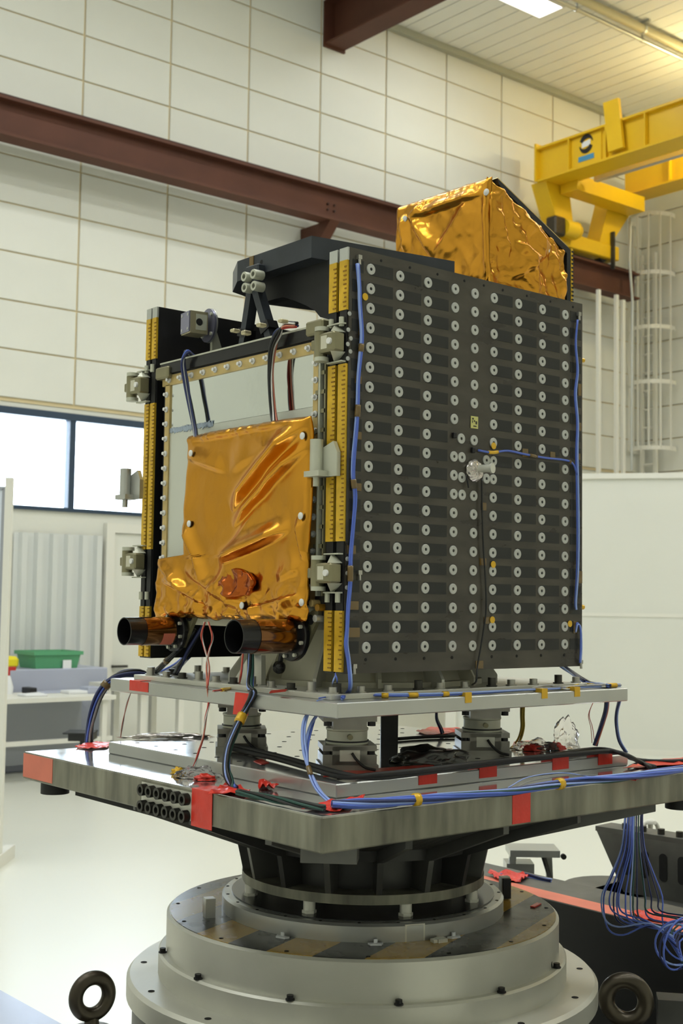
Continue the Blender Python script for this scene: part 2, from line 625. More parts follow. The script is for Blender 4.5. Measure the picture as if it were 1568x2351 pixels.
# ceiling lamps: one seen, the rest of the rows beyond the picture
l0 = PZ(1240, 38, 9.05)
lampspots = [(l0.x - .75, l0.y - .19)]
for lx in (-4.6, -1.0, 2.6, 6.2):
    for ly in (-2.3, .6, 3.5, 6.2):
        lampspots.append((lx, ly))
for ly in (-2.3, .6, 3.5):
    lampspots.append((9.8, ly))
    lampspots.append((13.2, ly))
for n, (lx, ly) in enumerate(lampspots):
    t = thing('ceiling_lamp', 'bright rectangular lamp panel on the plank ceiling by the brown roof beam' if n == 0 else 'rectangular lamp panel in the rows across the ceiling', 'lamp', (lx, ly, ZC - .06), group=None if n == 0 else 'lamp panels across the ceiling')
    bm = B()
    hx, hy = .74, .19
    for a in ((-hx - .02, hx + .02, -hy - .02, -hy), (-hx - .02, hx + .02, hy, hy + .02), (-hx - .02, -hx, -hy, hy), (hx, hx + .02, -hy, hy)):
        bx(bm, lx + a[0], lx + a[1], ly + a[2], ly + a[3], ZC - .075, ZC - .016)
    obj('housing', bm, 'lamp_case', t)
    obj('diffuser', box(lx - hx, lx + hx, ly - hy, ly + hy, ZC - .06, ZC - .05), 'lamp_white', t)
    area('lamp_light', (lx, ly, ZC - .08), (0, 0, 0), 1.45, .36, LAMP_POWER * (.6 if n == 0 else 1), LAMP_COL).parent = None
# warm high-bay lamp beyond the right of the frame
hb = PZ(1665, 200, 8.5)
t = thing('globe_lamp', 'warm globe lamp hanging from the ceiling beyond the crane', 'lamp', hb)
obj('globe', lathe(B(), [(.001, -.09), (.05, -.075), (.085, -.03), (.09, .0), (.085, .03), (.05, .075), (.02, .09)], hb, seg=20, closed=False), mat('bulb_warm', (1, .8, .4), .5, emit=(1, .82, .42), estr=25), t, smooth=True)
obj('stem', cyl(B(), hb + V((0, 0, .08)), (hb.x, hb.y, ZC - .016), .015, 8), 'lamp_case', t)
ld = bpy.data.lights.new('globe_light', 'POINT')
ld.energy = 75
ld.color = (1, .86, .46)
ld.shadow_soft_size = .1
lo = bpy.data.objects.new('globe_light', ld)
COL.objects.link(lo)
lo.location = hb + V((0, 0, -.22))


def ibeam(bm, axis, a0, a1, c, ztop, h, wf, tf=.03, tw=.02):
    """I-section lying along axis 'x' or 'y', c = centre on the other axis"""
    for (q0, q1, z0, z1) in ((c - wf / 2, c + wf / 2, ztop - tf, ztop), (c - wf / 2, c + wf / 2, ztop - h, ztop - h + tf), (c - tw / 2, c + tw / 2, ztop - h + tf, ztop - tf)):
        if axis == 'x':
            bx(bm, a0, a1, q0, q1, z0, z1)
        else:
            bx(bm, q0, q1, a0, a1, z0, z1)
    return bm


# crane runway beam along the panelled wall
YB = 9.5
zt0 = PY(0, 226, YB).z
zb0 = PY(0, 315, YB).z
RBX = PX(1458, 690, 13.4).x
rb_end = PY(1455, 690, YB).x
HB = zt0 - zb0
t = thing('runway_beam', 'long brown steel crane runway beam along the panelled wall', 'beam', (6, YB, zb0))
obj('beam', ibeam(B(), 'x', X0 + .05, rb_end, YB, zt0, HB, .22, .028, .02), 'beam_brown', t)
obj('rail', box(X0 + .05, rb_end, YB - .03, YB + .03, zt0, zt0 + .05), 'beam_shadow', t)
for q in (PY(757, 520, YB).x, PY(757, 520, YB).x - 5.4):
    bm = B()
    slab(bm, [(q - .07, YB - .1, zb0), (q - .07, Y1 - .03, zb0), (q - .07, Y1 - .03, zb0 - .48), (q - .07, Y1 - .14, zb0 - .48)], (.14, 0, 0))
    obj('bracket', bm, 'beam_brown', t)
    for sx in (-.05, .05):
        for sz in (.09, .16):
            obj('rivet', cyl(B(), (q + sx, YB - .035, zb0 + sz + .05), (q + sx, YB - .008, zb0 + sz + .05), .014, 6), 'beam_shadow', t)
# roof beam crossing the ceiling
rx = PY(742, 105, Y1).x
zrb = PY(742, 105, Y1).z
t = thing('roof_beam', 'brown steel roof beam meeting the top of the panelled wall', 'beam', (rx, 9, zrb))
obj('beam', ibeam(B(), 'y', Y0 + .05, Y1 - .035, rx + .14, ZC - .016, ZC - .016 - zrb, .30, .03, .02), 'beam_brown', t)
obj('end_plate', box(rx - .03, rx + .31, Y1 - .06, Y1 - .032, zrb - .03, ZC - .05), 'beam_brown', t)
# ------------------------------------------------------------------ overhead crane
cr = thing('overhead_crane', 'yellow overhead travelling crane on the brown runway beam', 'crane', (11.8, YB, zt0))
g1x = PY(1230, 330, YB).x
GY = YB - .02
gz1 = PX(1400, 286, g1x).z
gz0 = PX(1400, 359, g1x).z
gl = g1x + .28
g1 = obj('girder', box(g1x + .06, g1x + .34, -7.5, GY, gz0, gz1), 'crane_yellow', cr)
obj('girder_flange', box(g1x, g1x + .40, -7.5, GY, gz1, gz1 + .03), 'crane_yellow', cr)
obj('girder_flange', box(g1x, g1x + .40, -7.5, GY, gz0 - .03, gz0), 'crane_yellow', cr)
obj('end_plate', box(g1x - .02, g1x + .42, GY, GY + .03, gz0 - .02, gz1 + .08), 'crane_yellow', cr)
yy = GY - .55
for n in range(14):
    obj('stiffener', box(g1x + .0, g1x + .062, yy - .01, yy + .01, gz0, gz1), 'crane_yellow', cr)
    yy -= .62
# raised buffer post on the girder
bp1 = PX(1420, 250, g1x)
obj('upright_plate', slab(B(), [(g1x - .04, bp1.y + .14, gz0 + .05), (g1x - .04, bp1.y - .10, gz0 + .05), (g1x - .04, bp1.y - .02, gz1 + .30), (g1x - .04, bp1.y + .22, gz1 + .30)], (.05, 0, 0)), 'crane_yellow', cr)
# second girder
g2x = PY(1412, 400, YB).x + .1
G2B = PX(1500, 428, g2x).z
G2T = PX(1500, 345, g2x).z
obj('girder', box(g2x, g2x + .3, -7.5, YB - .1, G2B, G2T), 'crane_yellow', cr)
obj('girder_flange', box(g2x - .06, g2x + .36, -7.5, YB - .1, G2B - .03, G2B), 'crane_yellow', cr)
yy = YB - .9
for n in range(8):
    obj('stiffener', box(g2x - .05, g2x, yy - .012, yy + .012, G2B, G2T), 'crane_yellow', cr)
    yy -= .75
obj('cross_beam', box(g1x + .34, g2x, YB - .45, YB - .15, gz0 - .16, gz0 + .05), 'crane_yellow', cr)
# legs down to the end carriage
zt_c = zt0 + .05


def leg(x0t, x1t, x0b, x1b, name='leg'):
    bm = B()
    for (yy0, yy1) in ((YB - .13, YB + .13),):
        slab(bm, [(x0t, yy0, gz0 - .02), (x1t, yy0, gz0 - .02), (x1b, yy0, zt_c + .22), (x0b, yy0, zt_c + .22)], (0, yy1 - yy0, 0))
    return obj(name, bm, 'crane_yellow', cr)


L1 = leg(PY(1236, 405, YB).x, PY(1290, 405, YB).x, PY(1268, 545, YB).x, PY(1302, 545, YB).x)
L2 = leg(PY(1380, 440, YB).x + .02, PY(1438, 455, YB).x, PY(1360, 575, YB).x, PY(1383, 575, YB).x)
hq = PY(1401, 468, YB - .14)
obj('lifting_hole', cyl(B(), hq, hq + V((0, .01, 0)), .045, 14), 'hole_dark', cr)
ec0, ec1 = PY(1262, 560, YB).x - .25, PY(1404, 605, YB).x
obj('end_carriage', box(ec0, ec1, YB - .14, YB + .14, zt_c + .04, zt_c + .24, bev=.01), 'crane_yellow', cr)
for q in (ec0 + .3, ec1 - .25):
    obj('wheel', cyl(B(), (q, YB - .05, zt_c + .1), (q, YB + .05, zt_c + .1), .1, 20), 'cast_dark', cr, smooth=40)
mo = PY(1292, 522, YB - .25)
bm = B()
cyl(bm, mo, mo + V((.26, 0, 0)), .12, 16)
mt = obj('drive_motor', bm, 'crane_yellow', cr, smooth=40)
obj('fan_cover', cyl(B(), mo + V((.26, 0, 0)), mo + V((.33, 0, 0)), .125, 16, r2=.09), 'crane_yellow', mt, smooth=40)
obj('gearbox', box(mo.x - .22, mo.x, mo.y - .06, YB - .13, mo.z - .14, mo.z + .12, bev=.02), 'bronze_black', mt)
obj('bumper_bar', box(ec1 - .2, ec1 - .17, YB - .20, YB - .14, zt_c - .12, zt_c + .42), 'cast_dark', cr)
# hoist rails between the girders (pale)
obj('trolley_rail', box(g1x + .50, g1x + .58, -7, YB - .6, gz0 - .05, gz0 + .02), 'galvanised', cr)
q = PY(1290, 410, YB - .14)
obj('hose', tube(B(), [q + V((0, 0, -.06)), q + V((.09, -.02, -.02)), q + V((.16, -.02, .08)), q + V((.15, -.01, .18))], .014, 6), 'rubber', cr)
# emblem on the girder: two black half rings round a pale bar, over a small blue plate
e = PX(1341, 328, g1x)
sg = obj('emblem_panel', box(g1x + .045, g1x + .059, e.y - .25, e.y + .25, gz0 + .01, gz1 - .01), 'crane_yellow', cr)
xe = g1x + .043
r_e = .115
for s in (0, 1):
    bm = B()
    n = 20
    a = [(.15 + (PI - .55) * i / n) + (PI if s else 0) for i in range(n + 1)]
    cy, cz = e.y, e.z
    inn = [V((xe, cy - math.cos(q_) * r_e * (.9 - .35 * i_ / n), cz + math.sin(q_) * r_e * (.8 - .45 * i_ / n))) for i_, q_ in enumerate(a)]
    out = [V((xe, cy - math.cos(q_) * r_e, cz + math.sin(q_) * r_e * 1.12)) for q_ in a]
    slab(bm, out + inn[::-1], (-.004, 0, 0))
    obj('emblem', bm, 'black', sg)
obj('emblem', slab(B(), [(xe, e.y + .07, e.z - .045), (xe, e.y - .07, e.z - .03), (xe, e.y - .07, e.z + .045), (xe, e.y + .07, e.z + .03)], (-.003, 0, 0)), 'paper', sg)
obj('name_plate', slab(B(), [(xe, e.y + .13, e.z - .225), (xe, e.y - .13, e.z - .225), (xe, e.y - .13, e.z - .155), (xe, e.y + .13, e.z - .155)], (-.004, 0, 0)), 'sign_blue', sg)
# ------------------------------------------------------------------ caged ladder in the corner
LX = 14.1
la = PX(1474, 800, LX)
lb = PX(1500, 800, LX)
la.y = min(la.y, 9.85)
lb.y = min(lb.y, la.y - .24)
lad = thing('cage_ladder', 'white caged access ladder in the corner behind the partition', 'ladder', (LX, la.y, 0))
ztl = PX(1480, 600, LX).z + .1
for q in (la.y, lb.y):
    obj('stringer', box(LX - .03, LX + .03, q - .022, q + .022, 0, ztl), 'white_steel', lad)
z = 3.2
while z < ztl:
    obj('rung', cyl(B(), (LX, la.y, z), (LX, lb.y, z), .016, 8), 'white_steel', lad)
    z += .28
cyc = (la.y + lb.y) / 2 - .12
Rc = .34


def hoop(z, parent, r=Rc):
    bm = B()
    n = 18
    a = [(-.25 + (PI + .5) * i / n) for i in range(n + 1)]
    o_ = [V((LX - .05 - math.sin(q_) * r * 1.1, cyc - math.cos(q_) * r, z)) for q_ in a]
    for p, q_ in zip(o_, o_[1:]):
        bar(bm, p, q_, .012, .06)
    return obj('hoop', bm, 'white_steel', parent)


hz = [PX(1500, yy_, LX - .3).z for yy_ in (490, 625, 750, 876, 1028)]
for z in hz:
    hoop(z, lad)
for i in range(7):
    q_ = .1 + (PI - .2) * i / 6
    xx, yy = LX - .05 - math.sin(q_) * Rc * 1.1, cyc - math.cos(q_) * Rc
    obj('cage_bar', box(xx - .008, xx + .008, yy - .014, yy + .014, hz[-1], hz[0]), 'white_steel', lad)
# standing posts of a second cage left of the ladder
for n, px_ in enumerate((1374, 1415, 1430)):
    p = PY(px_, 665 + 12 * n, 9.3)
    o = obj('guard_post', box(p.x - .025, p.x + .025, 9.275, 9.325, 0, p.z), 'white_steel')
    tag(o, ['tallest white guard post standing clear in front of the panelled wall', 'white guard post in the middle of the three before the ladder', 'white guard post standing closest to the caged ladder'][n], 'post', 'guard posts beside the ladder')
p = PX(1448, 500, 13.6)
q = PX(1445, 600, 13.6)
o = obj('davit_pole', tube(B(), [PX(1450, 1080, 13.6) * 0 + PY(1450, 1080, 9.3), PY(1452, 690, 9.3), PY(1445, 600, 9.3), PY(1448, 500, 9.3), PY(1475, 482, 9.3)], .02, 8, smooth=False), 'galvanised')
tag(o, 'thin bent grey pole rising beside the caged ladder', 'pole')
# ------------------------------------------------------------------ work bench side, left back
bf = PZ(40, 1605, .75)
y0b, y1b = bf.y, bf.y + .75
xa, xb_ = 2.6, PZ(238, 1592, .75).x
t = thing('workbench', 'pale workbench with cluttered top in front of corrugated sheet', 'bench', (3.4, y0b, 0))
obj('bench_top', box(xa, xb_, y0b, y1b, .71, .75), 'white_steel', t)
for q in (xa + .05, xb_ - .12):
    for r_ in (y0b + .06, y1b - .06):
        obj('leg', box(q, q + .05, r_ - .025, r_ + .025, 0, .71), 'white_steel', t)
obj('back_panel', box(xa, xb_, y1b - .1, y1b - .06, .08, .71), 'grey_panel', t)
obj('lower_rail', box(xa, xb_, y0b + .05, y0b + .09, .33, .37), 'white_steel', t)
o = obj('storage_cabinet', box(3.0, xb_ + .35, max(9.28, y1b + .03), 9.85, 0, .96, bev=.01), 'sheet_blue')
tag(o, 'long blue grey cabinet behind the workbench', 'cabinet')
# corrugated sheet on the wall
bm = B()
c0, c1 = PY(36, 1230, 9.93), PY(243, 1230, 9.93)
n = int((min(c1.x, dA - .12) - .15 - c0.x) / .17)
pf = []
for i in range(n + 1):
    xx = c0.x + .17 * i
    pf += [(xx, 9.97), (xx + .05, 9.97), (xx + .07, 9.92), (xx + .13, 9.92), (xx + .15, 9.97)]
top = [bm.verts.new((a, b, 2.30)) for a, b in pf]
bot = [bm.verts.new((a, b, .02)) for a, b in pf]
for i in range(len(pf) - 1):
    bm.faces.new((bot[i], bot[i + 1], top[i + 1], top[i]))
o = obj('corrugated_sheet', bm, 'corrugated')
md = o.modifiers.new('thick', 'SOLIDIFY')
md.thickness = .006
tag(o, 'pale corrugated metal sheet standing against the wall below the window', 'sheet')
# green crate
ca, cb = PY(80, 1503, 9.3), PY(187, 1500, 9.3)
zc0 = .9605
crt = thing('green_crate', 'green plastic crate with a white paper label on the blue grey cabinet', 'crate', ((ca.x + cb.x) / 2, 9.5, zc0))
zc1 = max(ca.z, zc0 + .16)
bm = B()
for s, (z0_, z1_, g) in enumerate(((zc0, zc1, 0.0),)):
    a = [(ca.x + .03, 9.33), (cb.x - .03, 9.33), (cb.x - .03, 9.67), (ca.x + .03, 9.67)]
    b = [(ca.x, 9.30), (cb.x, 9.30), (cb.x, 9.70), (ca.x, 9.70)]
    va = [bm.verts.new((*p, z0_)) for p in a]
    vb = [bm.verts.new((*p, z1_)) for p in b]
    vc = [bm.verts.new((p[0] + (.02 if i in (0, 3) else -.02), p[1] + (.02 if i < 2 else -.02), z1_)) for i, p in enumerate(b)]
    vd = [bm.verts.new((p[0] + (.02 if i in (0, 3) else -.02), p[1] + (.02 if i < 2 else -.02), z0_ + .02)) for i, p in enumerate(a)]
    bm.faces.new(va[::-1])
    bm.faces.new(vd)
    for A, Bv in ((va, vb), (vb, vc), (vc, vd)):
        for i in range(4):
            j = (i + 1) % 4
            bm.faces.new((A[i], A[j], Bv[j], Bv[i]))
obj('tub', bm, 'crate_green', crt)
bm = B()
for a in ((ca.x - .015, cb.x + .015, 9.285, 9.30), (ca.x - .015, cb.x + .015, 9.70, 9.715), (ca.x - .015, ca.x, 9.30, 9.70), (cb.x, cb.x + .015, 9.30, 9.70)):
    bx(bm, *a, zc1 - .03, zc1 + .005)
obj('rim', bm, 'crate_green', crt)
lp = PY(153, 1527, 9.31)
obj('paper_label', box(lp.x - .045, lp.x + .045, 9.298, 9.306, lp.z - .035, lp.z + .05), 'paper', crt)
yp = PY(28, 1527, 9.4)
bm = box(yp.x - .1, yp.x + .09, 9.42, 9.6, .9605, yp.z + .08, bev=.03)
tag(obj('yellow_tub', bm, 'yellow_plastic'), 'small yellow plastic tub at the end of the blue grey cabinet', 'tub')
sp = PZ(22, 1594, .75)
sp.y = min(sp.y, y1b - .2)
sb = thing('spray_bottle', 'white spray bottle with a red trigger head on the workbench', 'bottle', (sp.x, sp.y + .05, .75))
obj('bottle', lathe(B(), [(.001, 0), (.05, 0), (.055, .06), (.03, .15), (.02, .17), (.001, .17)], V((sp.x, sp.y + .05, .75)), seg=16, closed=False), 'paper', sb, smooth=30)
bm = B()
cyl(bm, (sp.x, sp.y + .05, .92), (sp.x, sp.y + .05, .98), .022, 10)
bx(bm, sp.x - .03, sp.x + .07, sp.y + .03, sp.y + .07, .965, 1.0)
obj('trigger_head', bm, 'wire_red', sb)
for n, (px_, py_, w_, h_, m_, lb_, ct) in enumerate((
        (75, 1598, .22, .02, 'paper', 'pale blue paper pad at the front of the workbench', 'papers'),
        (120, 1590, .30, .015, 'sheet_blue', 'stack of bluish plastic sleeves on the workbench', 'papers'),
        (175, 1592, .24, .03, 'paper', 'white sheets of paper piled on the workbench', 'papers'),
        (58, 1590, .07, .05, 'black', 'small black instrument lying on the workbench papers', 'instrument'),
        (232, 1590, .14, .06, 'sheet_blue', 'folded blue cloth at the end of the workbench', 'cloth'))):
    p = PZ(px_, py_, .75)
    p.y = min(p.y, y1b - .15)
    p.y = max(p.y, y0b + .1)
    p.x = min(p.x, xb_ - w_ / 2 - .01)
    bm = B()
    bx(bm, p.x - w_ / 2, p.x + w_ / 2, p.y - .09, p.y + .09, .75, .75 + h_, bev=.006)
    for v in bm.verts:
        if v.co.z > .755:
            v.co.z += noise.noise(v.co * 9) * .012
    tag(obj(ct.replace(' ', '_') if ct != 'papers' else 'paper_stack', bm, m_), lb_, ct)
# white trestle table further right
ta, tb = PY(325, 1650, 8.6), PY(412, 1650, 8.6)
t = thing('white_table', 'plain white table with square legs by the door', 'table', (ta.x, 8.8, 0))
obj('table_top', box(xb_ + .1, tb.x + .5, 8.5, 9.2, .79, .83), 'white_steel', t)
for q in (ta.x, tb.x):
    for yy in (8.6, 9.1):
        obj('leg', box(q - .03, q + .03, yy - .03, yy + .03, 0, .79), 'white_steel', t)
# mobile white board at the left edge
bd = 8.0
p1, p2 = PD(30, 1097, bd), PD(19, 1097, bd)
t = thing('mobile_board', 'white mobile board with beige post near the workbench', 'board', (p1.x, p1.y, 0))
dv = V((RT.x, RT.y, 0)).normalized()
nv = V((-dv.y, dv.x, 0))
obj('post', obox(B(), V((p1.x, p1.y, p1.z / 2)) - dv * .02, dv, nv, V((0, 0, 1)), .02, .03, p1.z / 2), 'white_steel', t)
zb1 = PD(10, 1122, bd).z
bc = V((p1.x, p1.y, (zb1 + .5) / 2)) - dv * .55
obj('panel', obox(B(), bc, dv, nv, V((0, 0, 1)), .5, .015, (zb1 - .5) / 2), 'board_blue', t)
bm = B()
for zz in (zb1, .5):
    obox(bm, V((bc.x, bc.y, zz)), dv, nv, V((0, 0, 1)), .51, .02, .012)
for s in (-.5, .5):
    obox(bm, bc + dv * s, dv, nv, V((0, 0, 1)), .010, .02, (zb1 - .5) / 2)
obj('panel_frame', bm, 'grey_panel', t)
bm = B()
obox(bm, V((p1.x, p1.y, .04)) - dv * .02, dv, nv, V((0, 0, 1)), .03, .3, .04)
obox(bm, V((p1.x, p1.y, .04)) - dv * 1.08, dv, nv, V((0, 0, 1)), .03, .3, .04)
obox(bm, V((p1.x, p1.y, p1.z / 2)) - dv * 1.08, dv, nv, V((0, 0, 1)), .02, .03, p1.z / 2)
obj('foot_frame', bm, 'white_steel', t)
# ================================================================== SHAKER
C0 = V((.4149, .4056, 0))
ZT, ZTB, ZA, ZUB, ZU = 1.2555, 1.187, 1.2843, 1.4134, 1.4451
TX0, TX1, TY0, TY1 = -.2121, 1.0419, -.1991, 1.0102
PX0_, PX1_, PY0_, PY1_ = -.0528, .8826, -.0488, .8599


def at(z):
    return V((C0.x, C0.y, z))


def ringpos(r, a, z):
    return V((C0.x + r * math.cos(a), C0.y + r * math.sin(a), z))


sh = thing('shaker', 'grey cylindrical vibration shaker with stepped rings and hazard striped top', 'shaker', (C0.x, C0.y, 0))
obj('body', lathe(B(), [(.0, 0), (.56, 0), (.56, .70), (.0, .70)], at(0), seg=72, closed=False), 'cast_dark', sh, smooth=40)
bd_ = obj('base_disc', lathe(B(), [(.3, .70), (.575, .70), (.575, .742), (.567, .75), (.3, .75)], at(0), seg=96), 'alu_dull', sh, smooth=30)
for k in range(14):
    a = .2 + 2 * PI * k / 14
    obj('bolt_hole', cyl(B(), ringpos(.54, a, .7502), ringpos(.54, a, .7508), .008, 10), 'hole_dark', bd_)
fr = obj('flange_ring', lathe(B(), [(.3, .75), (.50, .75), (.50, .80), (.495, .805), (.3, .805)], at(0), seg=96), 'alu_dull', sh, smooth=30)
for px_, py_ in ((372, 2187), (444, 2250), (652, 2307), (922, 2318), (1160, 2282), (1278, 2222)):
    p = PZ(px_, py_, .805)
    dd = p - at(.805)
    p = at(.805) + dd.normalized() * min(dd.length, .492)
    bm = B()
    cyl(bm, p, p + V((0, 0, .011)), .0075, 10)
    cyl(bm, p, p + V((0, 0, .003)), .010, 10)
    obj('bolt', bm, 'black', fr)
obj('drum', lathe(B(), [(.3, .805), (.482, .805), (.482, .889), (.476, .8945), (.3, .8945)], at(0), seg=96), 'alu_dull', sh, smooth=30)
dt = obj('drum_top', lathe(B(), [(.3, .8945), (.474, .8945), (.474, .8955), (.3, .8955)], at(0), seg=96), 'hazard_top', sh, smooth=30)
for k in range(16):
    a = .1 + 2 * PI * k / 16
    obj('bolt_hole', cyl(B(), ringpos(.458, a, .8956), ringpos(.458, a, .8962), .005, 8), 'hole_dark', dt)
rg = obj('armature_ring', lathe(B(), [(.31, .8956), (.348, .8956), (.348, .930), (.342, .936), (.31, .936)], at(0), seg=96), 'alu', sh, smooth=30)
obj('armature_disc', lathe(B(), [(.0, .935), (.325, .935), (.325, .9385), (.0, .9385)], at(0), seg=72, closed=False), 'black_gloss', sh, smooth=30)
for k in range(24):
    a = .05 + 2 * PI * k / 24
    obj('bolt_hole', cyl(B(), ringpos(.337, a, .9361), ringpos(.337, a, .9366), .004, 8), 'hole_dark', rg)
for k in range(8):
    a = .42 + 2 * PI * k / 8
    bm = B()
    cyl(bm, ringpos(.288, a, .9385), ringpos(.288, a, .966), .014, 14)
    cyl(bm, ringpos(.288, a, .9385), ringpos(.288, a, .945), .017, 6)
    obj('spacer_stud', bm, 'alu_dull', sh, smooth=30)
# clips, stops and sensor blocks on the drum top
for px_, py_ in ((650, 2152), (862, 2168), (1040, 2152)):
    p = PZ(px_, py_, .8955)
    d = (p - at(.8955)).normalized()
    tn = V((-d.y, d.x, 0))
    bm = B()
    slab(bm, [p - tn * .017, p - tn * .012 + d * .012, p + tn * .012 + d * .012, p + tn * .017], (0, 0, .004))
    slab(bm, [p - tn * .004, p + tn * .004, p + tn * .004 + d * .004, p - tn * .004 + d * .004], (0, 0, .012))
    obj('retaining_clip', bm, 'paper', sh)


def sblock(px_, py_, w_, d_, h_, m_, name, dark=False):
    p = PZ(px_, py_, .8955)
    d = (p - at(.8955)).normalized()
    tn = V((-d.y, d.x, 0))
    o = obj(name, obox(B(), p + V((0, 0, h_ / 2)), tn, d, V((0, 0, 1)), w_, d_, h_ / 2), m_, sh)
    obj('side_plate', obox(B(), p + V((0, 0, h_ / 2)) - tn * (w_ + .006), tn, d, V((0, 0, 1)), .005, d_ * .8, h_ * .45), 'black' if dark else m_, o)
    return o


sblock(948, 2158, .024, .012, .038, 'alu_dull', 'stop_block')
sblock(1012, 2162, .012, .010, .008, 'alu_dull', 'stop_block')
sblock(480, 2105, .013, .012, .045, 'alu', 'displacement_sensor', True)
sblock(1158, 2062, .009, .012, .055, 'alu_dull', 'displacement_sensor', True)
bm = B()
p = PZ(1222, 2222, .805)
tube(bm, [p + V((-.012, .01, .012)), p + V((.0, 0, .012)), p + V((.02, -.012, .009)), p + V((.035, -.03, .008))], .008, 8)
obj('hose_fitting', bm, 'rubber', sh)
o = obj('red_marker', obox(B(), PZ(1230, 2080, .8955) + V((0, 0, .002)), V((.94, .34, 0)), V((-.34, .94, 0)), V((0, 0, 1)), .022, .006, .0015), 'red_tape', sh)
# ------------------------------------------------------------------ head expander table
he = thing('head_expander', 'square grey metal expander table on the shaker armature', 'table', at(.966))
lathe_p = [(.22, .966), (.300, .966), (.300, .988), (.22, .988)]
obj('lower_flange', lathe(B(), lathe_p, at(0), seg=72), 'magnesium', he, smooth=30)
obj('core', lathe(B(), [(.0, .988), (.24, .988), (.25, 1.16), (.0, 1.16)], at(0), seg=48, closed=False), 'cast_dark', he, smooth=30)
# upper band joining the ribs
obj('upper_band', lathe(B(), [(.27, 1.062), (.30, 1.062), (.33, ZTB), (.27, ZTB)], at(0), seg=72), 'cast_dark', he, smooth=30)
# skirt: square under the plate running down to the round band
bm = B()
N = 96
top, bot = [], []
for i in range(N):
    a = 2 * PI * i / N
    c_, s_ = math.cos(a), math.sin(a)
    m_ = max(abs(c_), abs(s_))
    rr = .575 / m_
    rr = min(rr, .70)
    top.append(bm.verts.new((C0.x + rr * c_, C0.y + rr * s_, ZTB)))
    bot.append(bm.verts.new((C0.x + .298 * c_, C0.y + .298 * s_, 1.085)))
for i in range(N):
    j = (i + 1) % N
    bm.faces.new((top[i], top[j], bot[j], bot[i]))
o = obj('underside_skin', bm, 'cast_dark', he)
md = o.modifiers.new('t', 'SOLIDIFY')
md.thickness = .006
md.offset = 1
# radial ribs
for k in range(16):
    a = PI / 8 * k + PI / 8 * .5
    c_, s_ = math.cos(a), math.sin(a)
    rr = min(.59 / max(abs(c_), abs(s_)), .74)
    d = V((c_, s_, 0))
    tn = V((-s_, c_, 0))
    pts = [at(ZTB) + d * rr, at(ZTB - .018) + d * rr, at(1.062) + d * .315, at(.988) + d * .298, at(.988) + d * .235, at(ZTB) + d * .235]
    obj('rib', slab(B(), [p - tn * .007 for p in pts], tn * .014), 'cast_grey' if k % 2 else 'cast_dark', he)
tp = obj('table_plate', box(TX0, TX1, TY0, TY1, ZTB, ZT - .0008, bev=.003), 'magnesium', he)
obj('machined_top', box(TX0 + .002, TX1 - .002, TY0 + .002, TY1 - .002, ZT - .0012, ZT), 'magnesium_top', tp)
# bolted counterweight pad under the near corner
obj('corner_pad', obox(B(), V((TX0 + .12, TY0 + .12, ZTB - .022)), V((.7071, -.7071, 0)), V((.7071, .7071, 0)), V((0, 0, 1)), .055, .03, .022), 'cast_grey', he)
for p in (PX(115, 1800, TX0 + .09), PY(1545, 1842, TY0 + .09)):
    if p.y > .5:
        c = V((TX0 + .06, min(p.y, TY1 - .06), 0))
    else:
        c = V((min(p.x, TX1 - .06), TY0 + .07, 0))
    obj('foot_stop', cyl(B(), V((c.x, c.y, ZTB)), V((c.x, c.y, ZTB - .034)), .036, 24), 'rubber', he, smooth=40)
# twelve bolts with their pad on the left edge face
for r_, (za, zb_) in enumerate(((1.229, 1.236), (1.190, 1.199))):
    for k in range(6):
        f_ = k / 5
        yy = .413 + (.246 - .413) * f_
        zz = za + (zb_ - za) * f_
        zz = 1.2315 if r_ == 0 else 1.1965
        bm = B()
        cyl(bm, (TX0, yy, zz), (TX0 - .016, yy, zz), .0128, 16, caps=False)
        lathe(bm, [(.0072, .016), (.0128, .016), (.0128, .0), (.0072, .004)], V((TX0, yy, zz)), axis=V((-1, 0, 0)), seg=16)
        bl = obj('socket_bolt', bm, 'dark_bolt', he, smooth=35)
        obj('socket', cyl(B(), (TX0 - .005, yy, zz), (TX0 - .0052, yy, zz), .0074, 6), 'hole_dark', bl)
obj('bolt_plate', box(TX0 - .0012, TX0 + .001, .215, .43, ZTB + .001, 1.2465), 'alu_dull', he)
# ------------------------------------------------------------------ adapter plate with slots
ap = thing('adapter_plate', 'thick polished aluminium plate bolted flat on the expander table', 'plate', (C0.x, C0.y, ZT))
obj('plate_body', box(PX0_, PX1_, PY0_, PY1_, ZT, ZA - .0006, bev=.002), 'alu', ap)
obj('polished_top', box(PX0_ + .002, PX1_ - .002, PY0_ + .002, PY1_ - .002, ZA - .001, ZA), 'alu_top', ap)
sl = None
for i in range(11):
    for j in range(10):
        xx = PX0_ + .05 + i * .083
        yy = PY0_ + .05 + j * .089
        if sl is None:
            sl = obj('threaded_hole', lathe(B(), [(.0, .0004), (.0062, .0004), (.0062, 0), (.0, 0)], V((xx, yy, ZA)), seg=10, closed=False), 'hole_dark', ap)
            s0 = WP[sl.name] - V((xx, yy, ZA))
        else:
            copy_mesh('threaded_hole', sl, s0 + V((xx, yy, ZA)), ap)
# ------------------------------------------------------------------ force sensor blocks
view2 = V((FW.x, FW.y, 0)).normalized()


